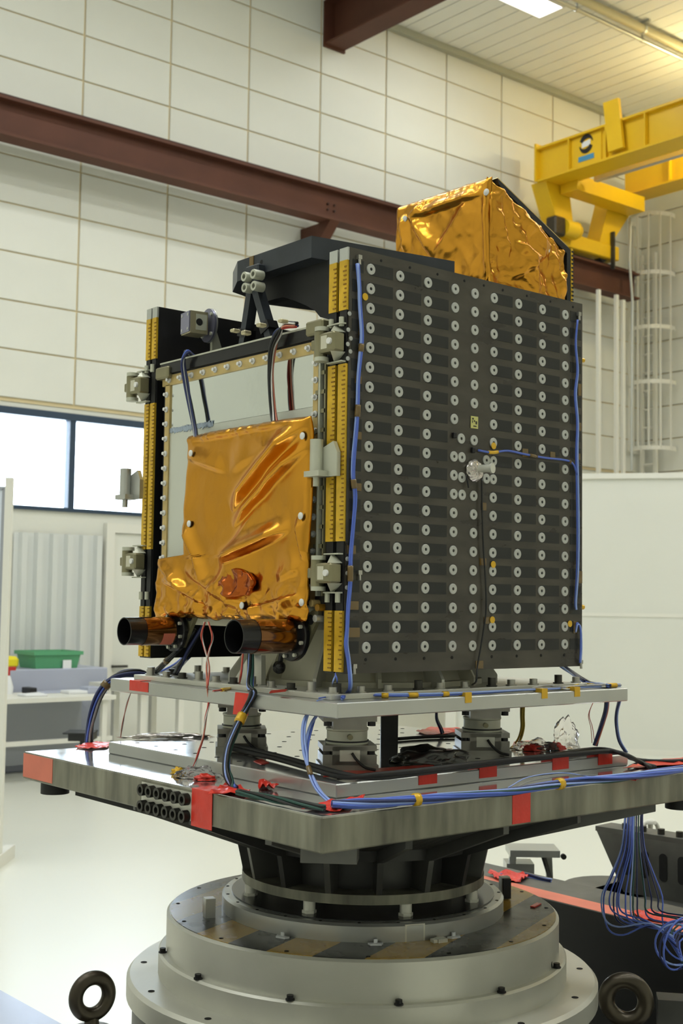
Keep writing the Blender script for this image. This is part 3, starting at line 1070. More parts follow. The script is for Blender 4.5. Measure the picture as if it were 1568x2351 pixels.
def force_block(px_, py_, label, ang=0.0, mt='block_steel', wd=.118):
    f = PZ(px_, py_, ZA)
    n = V((math.cos(CYAW + ang), math.sin(CYAW + ang), 0))
    tn = V((n.y, -n.x, 0))
    c = f + n * .055
    t = thing('force_sensor', label, 'sensor block', V((c.x, c.y, ZA)), group='force sensors between the plates')
    h = wd / 2
    k_ = .016
    up_ = V((0, 0, 1))
    obj('base_plate', obox(B(), c + up_ * .006, tn, n, up_, h + .004, .056, .006), mt, t)
    # lower block: plus shaped, corners cut away for the bolts
    bm = B()
    obox(bm, c + up_ * (.012 + .02), tn, n, up_, h - .021, .052, .02)
    obox(bm, c + up_ * (.012 + .011), tn, n, up_, h, .052, .011)
    obox(bm, c + up_ * (.012 + .036), tn, n, up_, h, .052, .006)
    obj('lower_block', bm, mt, t)
    for s in (-1, 1):
        for q in (-1, 1):
            p = c + tn * s * (h - .011) + n * q * .040
            obj('cap_screw', cyl(B(), p + up_ * .034, p + up_ * .046, .009, 12), 'black', t, smooth=40)
    obj('load_ring', lathe(B(), [(.02, .054), (.047, .054), (.047, .060), (.045, .062), (.045, .082), (.047, .084), (.047, .088), (.02, .088)], c, seg=40), 'pale_metal', t, smooth=30)
    obj('seal_band', lathe(B(), [(.046, .0585), (.0485, .0585), (.0485, .0615), (.046, .0615)], c, seg=40), 'black', t, smooth=30)
    bm = B()
    obox(bm, c + up_ * (.088 + .0085), tn, n, up_, h - .022, .052, .0085)
    obox(bm, c + up_ * (.105 + .0115), tn, n, up_, h, .052, .0115)
    obj('upper_block', bm, mt, t)
    for s in (-1, 1):
        p = c + tn * s * (h - .011) - n * .044
        obj('cap_screw', cyl(B(), p + up_ * .0955, p + up_ * .1055, .009, 12), 'black', t, smooth=40)
    p = c - n * .0525 + up_ * .032
    obj('type_plate', obox(B(), p, tn, n, up_, .022, .001, .012), 'alu_dull', t)
    q = c - n * .047 + up_ * .072
    obj('connector', cyl(B(), q, q - n * .012, .006, 12), 'olive_metal', t, smooth=40)
    return t, c, n, tn


fb1 = force_block(803, 1770, 'grey force sensor block under the near corner of the raised plate', .12)
fb2 = force_block(555, 1726, 'grey force sensor block beside the dark harness hanging from the raised plate', .10)
fb3 = force_block(1115, 1735, 'grey force sensor block next to the black crumpled bag', .06)
fb4c = V((C0.x + .24, C0.y + .26, ZA))
fp = thing('support_post', 'dark square support post standing between the force sensors', 'post', fb4c)
q = PZ(893, 1708, ZA)
WP[fp.name] = q
fp.location = q
obj('post', obox(B(), q + V((0, 0, .0645)), V((.77, -.64, 0)), V((.64, .77, 0)), V((0, 0, 1)), .022, .022, .0645), 'cast_dark', fp)
obj('socket_screw', cyl(B(), q + V((-.0195, -.0215, .085)), q + V((-.0225, -.025, .085)), .010, 12), 'black', fp)
# ------------------------------------------------------------------ raised plate
rp = thing('raised_plate', 'square aluminium plate raised on force sensors under the satellite', 'plate', (C0.x, C0.y, ZUB))
obj('plate_body', box(PX0_, PX1_, PY0_, PY1_, ZUB, ZU, bev=.002), 'alu', rp)
# ================================================================== SATELLITE
SZ0, SZ1, SW, SD = 1.4995, 2.3995, .7654, .8111
ZF = ZU + .012
sat = thing('satellite', 'boxy satellite with dark folded solar wings and gold foil standing on the raised plate', 'satellite', (C0.x, C0.y, ZU))
fl = obj('interface_frame', box(-.02, .80, .012, .80, ZU, ZF, bev=.001), 'alu_dull', sat)
k = 0
for f_ in range(11):
    for side in range(3):
        g = -.002 + .078 * f_ + (.012 if (f_ * 7) % 3 == 0 else 0)
        if side == 0:
            p = V((g, .030, ZF))
        elif side == 1:
            p = V((.0, .030 + .072 * f_, ZF))
        else:
            p = V((g, .77, ZF))
        bm = B()
        hh = .014 + .007 * ((f_ * 5 + side) % 3 == 0)
        cyl(bm, p, p + V((0, 0, hh)), .0095, 12)
        cyl(bm, p, p + V((0, 0, .003)), .013, 12)
        obj('frame_bolt', bm, 'steel_bolt' if (f_ + side) % 3 else 'dark_bolt', fl, smooth=35)
# launcher adapter: cream faceted cone with gussets
ad = obj('launch_adapter', lathe(B(), [(.27, ZF), (.30, ZF), (.30, ZF + .012), (.275, ZF + .012), (.225, 1.62), (.20, 1.62)], V((C0.x - .05, C0.y - .04, 0)), seg=20), 'cream_body', sat)
for k in range(14):
    a = 2 * PI * k / 14 + .1
    d = V((math.cos(a), math.sin(a), 0))
    tn = V((-d.y, d.x, 0))
    c = V((C0.x - .05, C0.y - .04, 0))
    big = k % 2 == 0
    pts = [c + d * .262 + V((0, 0, ZF)), c + d * (.335 if big else .31) + V((0, 0, ZF)), c + d * (.335 if big else .31) + V((0, 0, ZF + .02)), c + d * .245 + V((0, 0, 1.60)), c + d * .222 + V((0, 0, 1.60))]
    obj('gusset', slab(B(), [p - tn * .004 for p in pts], tn * .008), 'alu_dull' if big else 'cream_body', ad)
# big grey gusset seen left of the cream cone
g0 = [PX(530, 1572, .03), PX(600, 1572, .03), PX(600, 1505, .03), PX(572, 1505, .03)]
obj('gusset', slab(B(), g0, (.012, 0, 0)), 'alu_dull', ad)
# body
body = obj('body', box(.012, .752, .085, .737, 1.605, 2.215), 'carbon_dark', sat)
obj('top_deck', box(.004, .76, .078, .742, 2.215, 2.246, bev=.002), 'carbon_dark', sat)
obj('bottom_deck', box(.004, .76, .095, .742, 1.588, 1.606), 'cream_body', sat)
# radiator front
XF = .010
bm = B()
for a in ((.100, .735, 2.188, 2.214), (.100, .118, 1.64, 2.19), (.700, .720, 1.64, 2.19)):
    bx(bm, XF - .006, XF + .002, a[0], a[1], a[2], a[3])
rf = obj('radiator_frame', bm, 'frame_kapton', sat)
obj('radiator', box(XF - .002, XF + .003, .114, .704, 2.072, 2.192), 'mirror_tile', sat)
obj('lower_sheet', box(XF - .0018, XF + .003, .114, .704, 1.70, 2.0715), 'sheet_cream', sat)
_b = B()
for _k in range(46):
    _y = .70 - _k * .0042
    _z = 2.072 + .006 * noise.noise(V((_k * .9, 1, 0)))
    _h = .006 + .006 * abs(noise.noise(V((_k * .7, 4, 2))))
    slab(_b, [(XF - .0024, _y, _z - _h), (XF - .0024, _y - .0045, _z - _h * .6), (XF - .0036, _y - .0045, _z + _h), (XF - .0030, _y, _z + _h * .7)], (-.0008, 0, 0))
_o = obj('reflection_edge', _b, 'reflection_blue', sat)  # ragged bluish boundary of the two sheets imitates a reflection in the radiator
_o['kind'] = 'stuff'
obj('deck_edge', box(-.002, .006, .10, .736, 2.217, 2.243), 'black_gloss', sat)
obj('deck_lip', box(-.004, .012, .10, .736, 2.2435, 2.2475), 'pale_metal', sat)
obj('corner_fitting', box(-.012, .03, .070, .13, 2.224, 2.256, bev=.004), 'olive_metal', sat)
obj('corner_fitting', box(-.010, .03, .690, .75, 2.205, 2.236, bev=.004), 'olive_metal', sat)
scr = None


def screw(p, parent):
    global scr
    if scr is None:
        bm = B()
        cyl(bm, p, p + V((-.010, 0, 0)), .0042, 10)
        cyl(bm, p, p + V((-.003, 0, 0)), .0075, 10)
        scr = obj('screw', bm, 'white_dot', parent, smooth=35)
        scr['_o'] = 0
        del scr['_o']
        screw.off = WP[scr.name] - p
    else:
        copy_mesh('screw', scr, p + screw.off, parent)


for k in range(12):
    screw(V((XF - .006, .135 + k * .0515, 2.201)), rf)
for k in range(13):
    screw(V((XF - .006, .712, 2.165 - k * .0375)), rf)
for k in range(14):
    screw(V((XF - .006, .108, 2.165 - k * .0372)), rf)
# dark side rail structure between radiator and wing, with rungs
sr = obj('side_rail', box(.004, .012, .066, .101, 1.62, 2.20), 'black', sat)
obj('upright', box(-.006, .004, .0815, .0875, 1.66, 2.17), 'pale_metal', sr)
obj('upright', box(-.004, .004, .0655, .070, 1.66, 2.17), 'olive_metal', sr)
for k in range(12):
    z = 2.14 - k * .0415
    if 1.9 < z < 1.99:
        continue
    obj('rung', box(-.004, .004, .066, .100 if k % 2 else .082, z - .005, z + .004), 'olive_metal', sr)
# ------------------------------------------------------------------ solar wings


def wing_panel(y0, y1, outer, label):
    """one rectangular panel of a folded wing"""
    p = obj('solar_panel', box(0.004, SW, y0, y1, SZ0, SZ1), 'panel_skin' if outer else 'panel_inner', sat)
    p['label'] = label
    bm = B()
    segs = ((1.5, 1.585), (1.668, 1.728 - .03), (1.775, 2.155), (2.30 - .02, 2.37)) if False else ((1.503, 1.63), (1.775, 2.15), (2.265, 2.372))
    for a, b in segs:
        bx(bm, -.002, .004, y0 + .002, y1 - .002, a, b)
    bm.free()
    for a, b in segs:
        obj('edge_tape', box(-.002, .004, y0 + .002, y1 - .002, a, b), 'kapton_edge', p)
    bm = B()
    for a, b in segs:
        z = a + .006
        while z < b - .006:
            s = random.uniform(.25, .5)
            bx(bm, -.0035, -.0015, y0 + .0025, y0 + (y1 - y0) * s, z, z + .0028)
            z += .0095
    o = obj('edge_notches', bm, 'kapton_dark', p)
    o['kind'] = 'stuff'
    for a, b in ((1.63, 1.775), (2.15, 2.265)):
        obj('edge_gap', box(.0, .004, y0 + .003, y1 - .003, a, b), 'black', p)
    obj('end_cap', box(-.001, .004, y0 + .001, y1 - .001, 2.372, SZ1), 'galvanised', p)
    # pale clips in the gaps
    for z in (1.655, 2.238):
        cyl_ = cyl(B(), (-.004, (y0 + y1) / 2, z - .008), (-.004, (y0 + y1) / 2, z + .012), .006, 10)
        obj('edge_clip', cyl_, 'pale_metal', p)
    return p


wo = wing_panel(0, .029, True, 'outer dark solar panel studded with pale round washers')
wi = wing_panel(.034, .063, False, 'inner panel of the folded solar wing')
lo_ = wing_panel(.788, .8125, False, 'outer panel of the far folded solar wing')
li_ = wing_panel(.760, .7845, False, 'inner panel of the far folded solar wing')
# washers and cells on the outer face
colx = [.0625, .1475, .232, .3175, .3815, .4455, .5295, .6145, .699]
rz = [2.3615 - .04253 * k for k in range(20)]
wsh = None


def washer(xx, zz):
    global wsh
    if wsh is None:
        bm = lathe(B(), [(.0036, 0), (.0118, 0), (.0118, .0022), (.0108, .003), (.0036, .003)], V((xx, 0, zz)), axis=V((0, -1, 0)), seg=24)
        wsh = obj('washer', bm, 'washer', wo, smooth=35)
        washer.off = WP[wsh.name] - V((xx, 0, zz))
    else:
        copy_mesh('washer', wsh, washer.off + V((xx, 0, zz)), wo)


for r_ in range(20):
    for c_ in range(9):
        if r_ == 7 and c_ == 4:
            continue
        if r_ == 8 and c_ == 3:
            washer(.340, rz[8])
            continue
        if c_ == 4 and r_ in (9, 10):
            continue
        washer(colx[c_], rz[r_])
        if r_ in (9, 10) and c_ == 3:
            washer(.3425, rz[r_] - (.003 if r_ == 10 else 0))
        if r_ in (9, 10) and c_ == 5:
            washer(.4225, rz[r_])
        if r_ == 11 and c_ == 3:
            washer(.344, rz[r_])
cellm = None
edges = colx
for r_ in range(20):
    for c_ in range(-1, 9):
        if c_ == -1:
            a, b = .012, colx[0] - .020
        elif c_ == 8:
            a, b = colx[8] + .020, SW - .006
        else:
            a = colx[c_] - .004
            b = colx[c_ + 1] - .020
            if c_ in (3, 4):
                continue
        zc_ = rz[r_] + .001
        obj('cell_patch', box(a, b, -.0007, 0, zc_ - .0135, zc_ + .0125), 'panel_cell', wo)
# wide dark patch strip along the bottom and small mounting holes
for c_ in (0, 1, 2, 3, 5, 6, 7, 8):
    obj('mount_hole', cyl(B(), (colx[c_], -.0002, 1.528), (colx[c_], -.0008, 1.528), .0035, 10), 'hole_dark', wo)
for c_ in range(9):
    obj('mount_hole', cyl(B(), (colx[c_] + .03, -.0002, 2.386), (colx[c_] + .03, -.0008, 2.386), .003, 10), 'hole_dark', wo)
# label and centre hold-down
q = PY(1088, 970, 0)
lb_ = obj('paper_label', box(q.x - .0115, q.x + .0115, -.0022, -.0006, q.z - .014, q.z + .014), 'label_yellow', wo)
bm = B()
for (a, b, c, d) in ((-.008, -.003, .006, .010), (-.008, -.006, -.002, .004), (-.004, .006, -.010, -.0075), (.003, .008, -.004, .003), (-.002, .001, .001, .005)):
    bx(bm, q.x + a, q.x + b, -.0026, -.0021, q.z + c, q.z + d)
obj('label_print', bm, 'dark_bolt', lb_)
q = PY(1086, 1081, 0)
bm = lathe(B(), [(.0, 0), (.024, 0), (.026, .006), (.022, .012), (.012, .016), (.0, .016)], V((q.x, 0, q.z)), axis=V((0, -1, 0)), seg=24, closed=False)
for v in bm.verts:
    v.co += V((noise.noise(v.co * 160), noise.noise(v.co * 170 + V((5, 5, 5))), noise.noise(v.co * 150 + V((9, 2, 1))))) * .0035
hd = obj('hold_down', bm, 'plastic_silver', wo)
bm = B()
cyl(bm, (q.x + .006, -.010, q.z + .005), (q.x + .016, -.040, q.z + .004), .009, 14)
cyl(bm, (q.x + .016, -.040, q.z + .004), (q.x + .0175, -.046, q.z + .004), .0115, 14)
obj('release_plug', bm, 'alu_dull', hd, smooth=35)
for px_, py_ in ((1040, 1000), (1083, 1034)):
    q = PY(px_, py_, 0)
    obj('accelerometer', box(q.x - .005, q.x + .005, -.008, 0, q.z - .006, q.z + .006, bev=.001), 'black', wo)
for px_, py_ in ((822, 592), (826, 795), (1326, 722), (822, 1315), (1330, 1520), (810, 1530)):
    q = PY(px_, py_, 0)
    bm = B()
    bx(bm, q.x - .005, q.x + .005, -.008, 0, q.z - .004, q.z + .005)
    cyl(bm, (q.x, -.005, q.z - .004), (q.x, -.006, q.z - .016), .003, 8)
    obj('accelerometer', bm, 'steel_bolt', wo)
for px_, py_ in ((802, 720), (799, 757), (805, 777), (798, 790), (804, 807), (798, 823), (797, 1283), (802, 1300), (797, 1316), (802, 1333), (796, 1349)):
    q = PY(px_, py_, 0)
    obj('hinge_screw', lathe(B(), [(.0, 0), (.0048, 0), (.0048, .0015), (.0, .0025)], V((q.x, 0, q.z)), axis=V((0, -1, 0)), seg=12, closed=False), 'washer', wo, smooth=35)
for px_, py_ in ((1342, 826), (1341, 1394)):
    q = PY(px_, py_, 0)
    obj('edge_knob', cyl(B(), (SW, .008, q.z), (SW + .014, .008, q.z), .006, 12), 'kapton_bright', wo, smooth=40)
# orange round kapton dots and tabs
for px_, py_, w_, h_ in ((822, 872, .018, .016), (820, 1000, .022, .016), (818, 1118, .026, .016), (806, 1262, .024, .018), (810, 1390, .030, .018), (810, 1452, .036, .020), (1330, 895, .012, .03), (1328, 1048, .012, .016), (1332, 1325, .014, .03), (1110, 1163, .016, .018), (1108, 1290, .022, .016), (1118, 1424, .022, .016), (1100, 1526, .024, .018), (1205, 1040, .02, .02), (1268, 1046, .018, .018), (1330, 980, .012, .02), (1320, 1440, .014, .03), (828, 755, .012, .03)):
    q = PY(px_, py_, 0)
    w2 = w_ / 2
    obj('kapton_tab', box(max(.003, q.x - w2), min(SW - .001, q.x + w2), -.0016, -.0006, q.z - h_ / 2, q.z + h_ / 2), 'kapton_tab', wo)
for px_, py_ in ((836, 682), (1131, 1024), (1130, 1296), (1128, 1423), (1306, 1432)):
    q = PY(px_, py_, 0)
    obj('kapton_dot', cyl(B(), (q.x, -.0030, q.z), (q.x, -.0040, q.z), .008, 14), 'kapton_bright', wo)
# ------------------------------------------------------------------ hinges and release devices


def hinge(y0, dirn, zc, label):
    """y0 = face it grows from, dirn +1/-1 along y"""
    h = obj('hinge', box(-.034, -.002, min(y0, y0 + dirn * .052), max(y0, y0 + dirn * .052), zc - .021, zc + .021, bev=.004), 'olive_metal', sat)
    h['label'] = label
    e = y0 + dirn * .060
    obj('knuckle', cyl(B(), (-.02, e, zc - .028), (-.02, e, zc + .028), .014, 16), 'olive_metal', h, smooth=40)
    obj('tongue', box(-.030, -.008, min(e, e + dirn * .022), max(e, e + dirn * .022), zc - .011, zc + .011, bev=.002), 'olive_metal', h)
    for s in (-1, 1):
        obj('pin_head', cyl(B(), (-.02, e - dirn * .004, zc + s * .028), (-.02, e - dirn * .004, zc + s * .037), .016, 16), 'pale_metal', h, smooth=40)
    obj('hinge_screw', cyl(B(), (-.034, y0 + dirn * .012, zc), (-.039, y0 + dirn * .012, zc), .007, 12), 'white_dot', h, smooth=40)
    for s in (-1, 1):
        bm = B()
        slab(bm, [(-.002, y0 - dirn * .001, zc + s * .021), (-.030, y0 + dirn * .010, zc + s * .021), (-.002, y0 + dirn * .030, zc + s * .042)], (-.004, 0, 0))
        bx(bm, -.012, .0, min(y0, y0 + dirn * .05), max(y0, y0 + dirn * .05), zc + s * .0405 - .0015, zc + s * .0405 + .0015)
        obj('support_web', bm, 'pale_metal', h)
    obj('recess', box(-.0345, -.0338, min(y0 + dirn * .022, y0 + dirn * .042), max(y0 + dirn * .022, y0 + dirn * .042), zc - .014, zc + .014), 'cream_body', h)
    return h


hinge(.004, 1, 2.195, 'upper olive hinge of the near wing')
hinge(.004, 1, 1.708, 'lower olive hinge of the near wing')
hinge(.786, 1, 2.197, 'upper olive hinge of the far wing')
hinge(.786, 1, 1.744, 'lower olive hinge of the far wing')


def release(yc, z0, z1, m_, s):
    o = obj('release_device', cyl(B(), (-.022, yc, z0 + .012), (-.022, yc, z1), .0145, 18), m_, sat, smooth=40)
    obj('mount', slab(B(), [(-.004, yc + s * .004, z0), (-.004, yc + s * .058, z0), (-.004, yc + s * .058, z1 - .03), (-.004, yc + s * .045, z1 - .006), (-.004, yc + s * .004, z1 - .02)], (-.010, 0, 0)), m_, o)
    obj('foot', box(-.040, -.002, min(yc - s * .02, yc + s * .03), max(yc - s * .02, yc + s * .03), z0, z0 + .012), m_, o)
    obj('plunger', cyl(B(), (-.022, yc, z0 - .02), (-.022, yc, z0), .007, 12), m_, o, smooth=40)
    return o


release(.070, 1.912, 1.992, 'pale_metal', -1)['label'] = 'pale release cylinder on the near wing edge'
release(.862, 1.905, 1.985, 'alu', -1)['label'] = 'grey release cylinder on the far wing edge'
# ------------------------------------------------------------------ gold foil


def seg_d(u, v, a, b):
    dx, dy = b[0] - a[0], b[1] - a[1]
    L = dx * dx + dy * dy
    t = ((u - a[0]) * dx + (v - a[1]) * dy) / L
    tc = max(0, min(1, t))
    ex, ey = u - a[0] - tc * dx, v - a[1] - tc * dy
    sgn = 1 if (dx * (v - a[1]) - dy * (u - a[0])) > 0 else -1
    return math.hypot(ex, ey), t, sgn


def foil(name, parent, nu, nv, fn, creases, amp, freq, seed, m_='foil', tuck=.012, crumple=None):
    """fn(s,t) -> (u, v, point, outward normal); height field of creases + noise"""
    bm = B()
    G = []
    for j in range(nv + 1):
        row = []
        for i in range(nu + 1):
            s, t = i / nu, j / nv
            u, v, p, n = fn(s, t)
            h = 0
            for (a, b, wd, hh) in creases:
                d, tt, sg_ = seg_d(u, v, a, b)
                tp_ = max(0, min(1, min(tt, 1 - tt) * 4 + .15))
                # asymmetric fold: steep on one side, soft on the other
                ww = wd * (.45 if sg_ > 0 else 1.6)
                h += hh * tp_ * math.exp(-(d / ww) ** 2)
            q = V((u * freq + seed, v * freq, seed * .37))
            h += amp * noise.noise(q * .6) + amp * .35 * noise.noise(q * 1.9)
            if crumple:
                cw = crumple(u, v)
                if cw > 0:
                    f1 = abs(noise.noise(V((u * 22 + 3, v * 22 + seed, 1.3))))
                    f2 = abs(noise.noise(V((u * 45 + 8, v * 45 + seed, 4.1))))
                    h += cw * (.020 * (.5 - f1) + .008 * (.5 - f2))
            e = min(s, 1 - s, t, 1 - t)
            if e < .03:
                h -= tuck * (1 - e / .03) ** 2
            row.append(bm.verts.new(p + n * h))
        G.append(row)
    for j in range(nv):
        for i in range(nu):
            bm.faces.new((G[j][i], G[j][i + 1], G[j + 1][i + 1], G[j + 1][i]))
    o = obj(name, bm, m_, parent, smooth=True)
    md = o.modifiers.new('t', 'SOLIDIFY')
    md.thickness = .0015
    return o


XM = -.030


def fyz(px_, py_):
    p = PX(px_, py_, XM)
    return (p.y, p.z)


zf_top, zf_step, zf_bot = fyz(560, 980)[1], fyz(390, 1280)[1], fyz(600, 1424)[1]
yL1, yL2 = fyz(423, 1100)[0], fyz(360, 1340)[0]
yR1, yR2 = fyz(712, 960)[0], fyz(703, 1370)[0]


def fn_front(s, t):
    z = zf_bot + (zf_top - zf_bot) * t
    k_ = (z - zf_step) / .008
    k_ = max(0, min(1, k_ + .5))
    yl = yL2 + (yL1 - yL2) * k_
    f_ = (z - zf_bot) / (zf_top - zf_bot)
    yr = yR2 + (yR1 - yR2) * f_
    wob = .004 * noise.noise(V((z * 30, 2, 0)))
    y = yl + (yr - yl) * s + wob * (1 - abs(2 * s - 1)) * 0
    zz = z
    if t < .02:
        zz -= .006 * noise.noise(V((y * 20, 7, 1)))
    return y, zz, V((XM, y, zz)), V((-1, 0, 0))


crz = [
    (fyz(535, 1168), fyz(700, 980), .017, .036), (fyz(540, 1205), fyz(702, 1030), .014, .024), (fyz(512, 1292), fyz(665, 1215), .015, .030),
    (fyz(425, 1045), fyz(520, 1080), .02, .010), (fyz(520, 1080), fyz(640, 1010), .03, .008), (fyz(425, 1205), fyz(470, 1330), .012, .014),
    (fyz(430, 1310), fyz(560, 1400), .012, .012), (fyz(690, 1370), fyz(560, 1405), .012, .013), (fyz(685, 1190), fyz(700, 1290), .010, .010),
    (fyz(365, 1290), fyz(430, 1360), .012, .010), (fyz(600, 1150), fyz(480, 1400), .04, .012), (fyz(440, 1010), fyz(700, 965), .014, .010),
    (fyz(380, 1330), fyz(480, 1388), .010, .012), (fyz(640, 1330), fyz(690, 1300), .02, .008)]


def cr_front(u, v):
    a = max(0, 1 - (v - zf_bot) / .13)
    b = max(0, 1 - (zf_top - v) / .03) * .5
    return max(a, b)


fo = foil('insulation_blanket', sat, 130, 180, fn_front, crz, .010, 9, 3.1, crumple=cr_front)
fo['label'] = 'wrinkled gold foil blanket over the lower front'
for px_, py_ in ((432, 1040), (688, 1000), (428, 1202), (684, 1184), (378, 1322), (485, 1390), (549, 1390), (686, 1383)):
    p = PX(px_, py_, XM - .018)
    obj('blanket_button', lathe(B(), [(.0, 0), (.0078, 0), (.0078, .002), (.003, .004), (.0, .004)], p + V((.008, 0, 0)), axis=V((-1, 0, 0)), seg=16, closed=False), 'white_dot', fo, smooth=40)
# reddish crumpled patch
rc = PX(535, 1338, XM - .016)


def fn_red(s, t):
    a = (s - .5) * 2
    b = (t - .5) * 2
    y = rc.y - a * .078 * (1 - .25 * b * b)
    z = rc.z + b * .034 * (1 - .35 * a * a) + .006 * noise.noise(V((a * 2, 3, 0)))
    return y, z, V((XM - .012, y, z)), V((-1, 0, 0))


o = foil('tape_patch', fo, 40, 24, fn_red, [], .008, 30, 6.2, m_='foil_red', crumple=lambda u, v: 1.0)
o['label'] = 'crumpled coppery red foil patch'
# instrument box on top, wedge of gold foil
gx0, gy0, gy1, gx1 = .528, .095, .433, .812
gz0b, gzt, gzr = 2.247, 2.696, 2.562
ib = obj('instrument_box', slab(B(), [(gx0 + .014, gy0 + .014, gz0b), (gx1, gy0 + .014, gz0b), (gx1, gy0 + .014, gzr - .012), (gx0 + .014, gy0 + .014, gzt - .012)], (0, gy1 - gy0 - .014, 0)), 'carbon_dark', sat)
ib['label'] = 'gold foil wrapped instrument box on the top deck'


def fn_side(s, t):     # -y face
    x = gx0 + (gx1 - gx0) * s
    zt_ = gzt + (gzr - gzt) * s
    z = gz0b + (zt_ - gz0b) * t
    return x, z, V((x, gy0, z)), V((0, -1, 0))


def fn_left(s, t):     # -x face
    y = gy1 + (gy0 - gy1) * s
    z = gz0b + (gzt - gz0b) * t
    return y, z, V((gx0, y, z)), V((-1, 0, 0))


def fxz(px_, py_):
    p = PY(px_, py_, gy0)
    return (p.x, p.z)


def gyz(px_, py_):
    p = PX(px_, py_, gx0)
    return (p.y, p.z)


o = foil('blanket', ib, 70, 100, fn_side, [(fxz(1145, 470), fxz(1165, 600), .012, .014), (fxz(1175, 560), fxz(1235, 600), .014, .016), (fxz(1195, 500), fxz(1260, 575), .02, .014), (fxz(1260, 575), fxz(1170, 640), .016, .012), (fxz(1265, 575), fxz(1290, 680), .012, .012), (fxz(1185, 520), fxz(1230, 660), .02, .014)], .012, 12, 1.7, crumple=lambda u, v: .7)
o = foil('blanket', ib, 80, 100, fn_left, [(gyz(950, 500), gyz(1000, 590), .016, .018), (gyz(955, 500), gyz(1110, 445), .012, .018), (gyz(1090, 450), gyz(1000, 595), .03, .012), (gyz(925, 500), gyz(935, 580), .012, .012), (gyz(975, 470), gyz(945, 505), .01, .012), (gyz(1117, 440), gyz(1120, 640), .016, .012)], .008, 8, 5.5, crumple=lambda u, v: .25)
# sloping and upright edge plate behind the foil, with yellow notched edge
obj('edge_plate', slab(B(), [(gx0 + .030, gy0 - .004, gzt - .016), (gx1 + .002, gy0 - .004, gzr - .006), (gx1 + .002, gy0 - .004, gz0b), (gx1 + .016, gy0 - .004, gz0b), (gx1 + .016, gy0 - .004, gzr + .006), (gx0 + .024, gy0 - .004, gzt - .001)], (0, gy1 - gy0, 0)), 'black', ib)
obj('edge_strip', slab(B(), [(gx0 + .028, gy0 + .004, gzt - .002), (gx1 + .016, gy0 + .004, gzr + .007), (gx1 + .017, gy0 + .004, gzr + .016), (gx0 + .034, gy0 + .004, gzt + .005)], (0, gy1 - gy0 - .01, 0)), 'frame_kapton', ib)
eb = obj('edge_tape', box(gx1 + .018, gx1 + .026, gy0 - .004, gy1, gz0b, gzr + .010), 'kapton_edge', ib)
bm = B()
z = gz0b + .01
while z < gzr:
    bx(bm, gx1 + .020, gx1 + .0275, gy0 - .0055, gy0 - .0035, z, z + .004)
    z += .0105
o = obj('edge_notches', bm, 'black', ib)
o['kind'] = 'stuff'
for px_, py_ in ((926, 502), (1113, 440)):
    p = PX(px_, py_, gx0 - .016)
    obj('blanket_button', lathe(B(), [(.0, 0), (.0085, 0), (.0085, .002), (.003, .004), (.0, .004)], p + V((.006, 0, 0)), axis=V((-1, 0, 0)), seg=16, closed=False), 'white_dot', ib, smooth=40)
p = PY(1260, 573, gy0 - .016)
obj('blanket_button', lathe(B(), [(.0, 0), (.0085, 0), (.0085, .002), (.003, .004), (.0, .004)], p + V((0, .006, 0)), axis=V((0, -1, 0)), seg=16, closed=False), 'white_dot', ib, smooth=40)
# ------------------------------------------------------------------ dark bench plate on top with bipod
ZB1, ZB0 = 2.470, 2.420
pl_ = [(.047, .475), (.043, .181), (.136, .166), (.257, .147), (.432, .117), (.505, .20), (.505, .56), (.25, .62), (.10, .57)]
ob = obj('optical_bench', slab(B(), [(a, b, ZB0) for a, b in pl_], (0, 0, ZB1 - ZB0)), 'carbon', sat)
ob['label'] = 'dark grey optical bench plate above the top deck'
sk = [PX(a, b, .085) for a, b in ((600, 600), (760, 560), (760, 735), (735, 728), (722, 712), (700, 700), (675, 690), (650, 682), (632, 686), (606, 694))]
for p in sk[:2]:
    p.z = ZB0 + .001
obj('stiffening_web', slab(B(), sk, (.03, 0, 0)), 'carbon_dark', ob)
obj('stiffening_web', slab(B(), [(.11, .170, ZB0), (.42, .122, ZB0), (.42, .122, 2.36), (.30, .14, 2.33), (.18, .16, 2.28), (.115, .17, 2.247)], (0, .02, 0)), 'carbon_dark', ob)
obj('stiffening_web', slab(B(), [(.48, .24, ZB0), (.48, .52, ZB0), (.48, .50, 2.247), (.48, .26, 2.247)], (.02, 0, 0)), 'carbon_dark', ob)
XB = .030
j0 = PX(580, 640, XB)
for px_, py_ in ((562, 752), (627, 742)):
    q = PX(px_, py_, XB + .01)
    q.z = 2.249
    s0_ = j0 + V((.006, 0, 0)) + (q - j0) * .02
    bm = B()
    bar(bm, s0_, q, .020, .024)
    sg_ = obj('bipod_strut', bm, 'carbon', ob)
    bm = B()
    m_ = q + (s0_ - q) * .22
    bar(bm, m_ + (s0_ - q) * .06, m_ - (s0_ - q) * .06, .034, .030)
    obj('strut_collar', bm, 'carbon_dark', sg_)
obj('bipod_head', box(XB - .004, .048, j0.y - .026, j0.y + .026, 2.385, 2.440, bev=.003), 'carbon', ob)
for px_, py_ in ((565, 636), (586, 630), (566, 661), (587, 657)):
    p = PX(px_, py_, XB - .016)
    bm = B()
    lathe(bm, [(.0062, .0), (.0062, .019), (.0112, .019), (.0118, .017), (.0118, -.008), (.0062, -.008)], p + V((.012, 0, 0)), axis=V((-1, 0, 0)), seg=18)
    bb_ = obj('socket_bolt', bm, 'pale_metal', ob, smooth=35)
    obj('socket', cyl(B(), p + V((.008, 0, 0)), p + V((.0085, 0, 0)), .0064, 8), 'hole_dark', bb_)
for px_, py_ in ((601, 602), (618, 596)):
    p = PX(px_, py_, .0465)
    obj('bore', cyl(B(), p, p + V((-.001, 0, 0)), .0058, 12), 'hole_dark', ob)
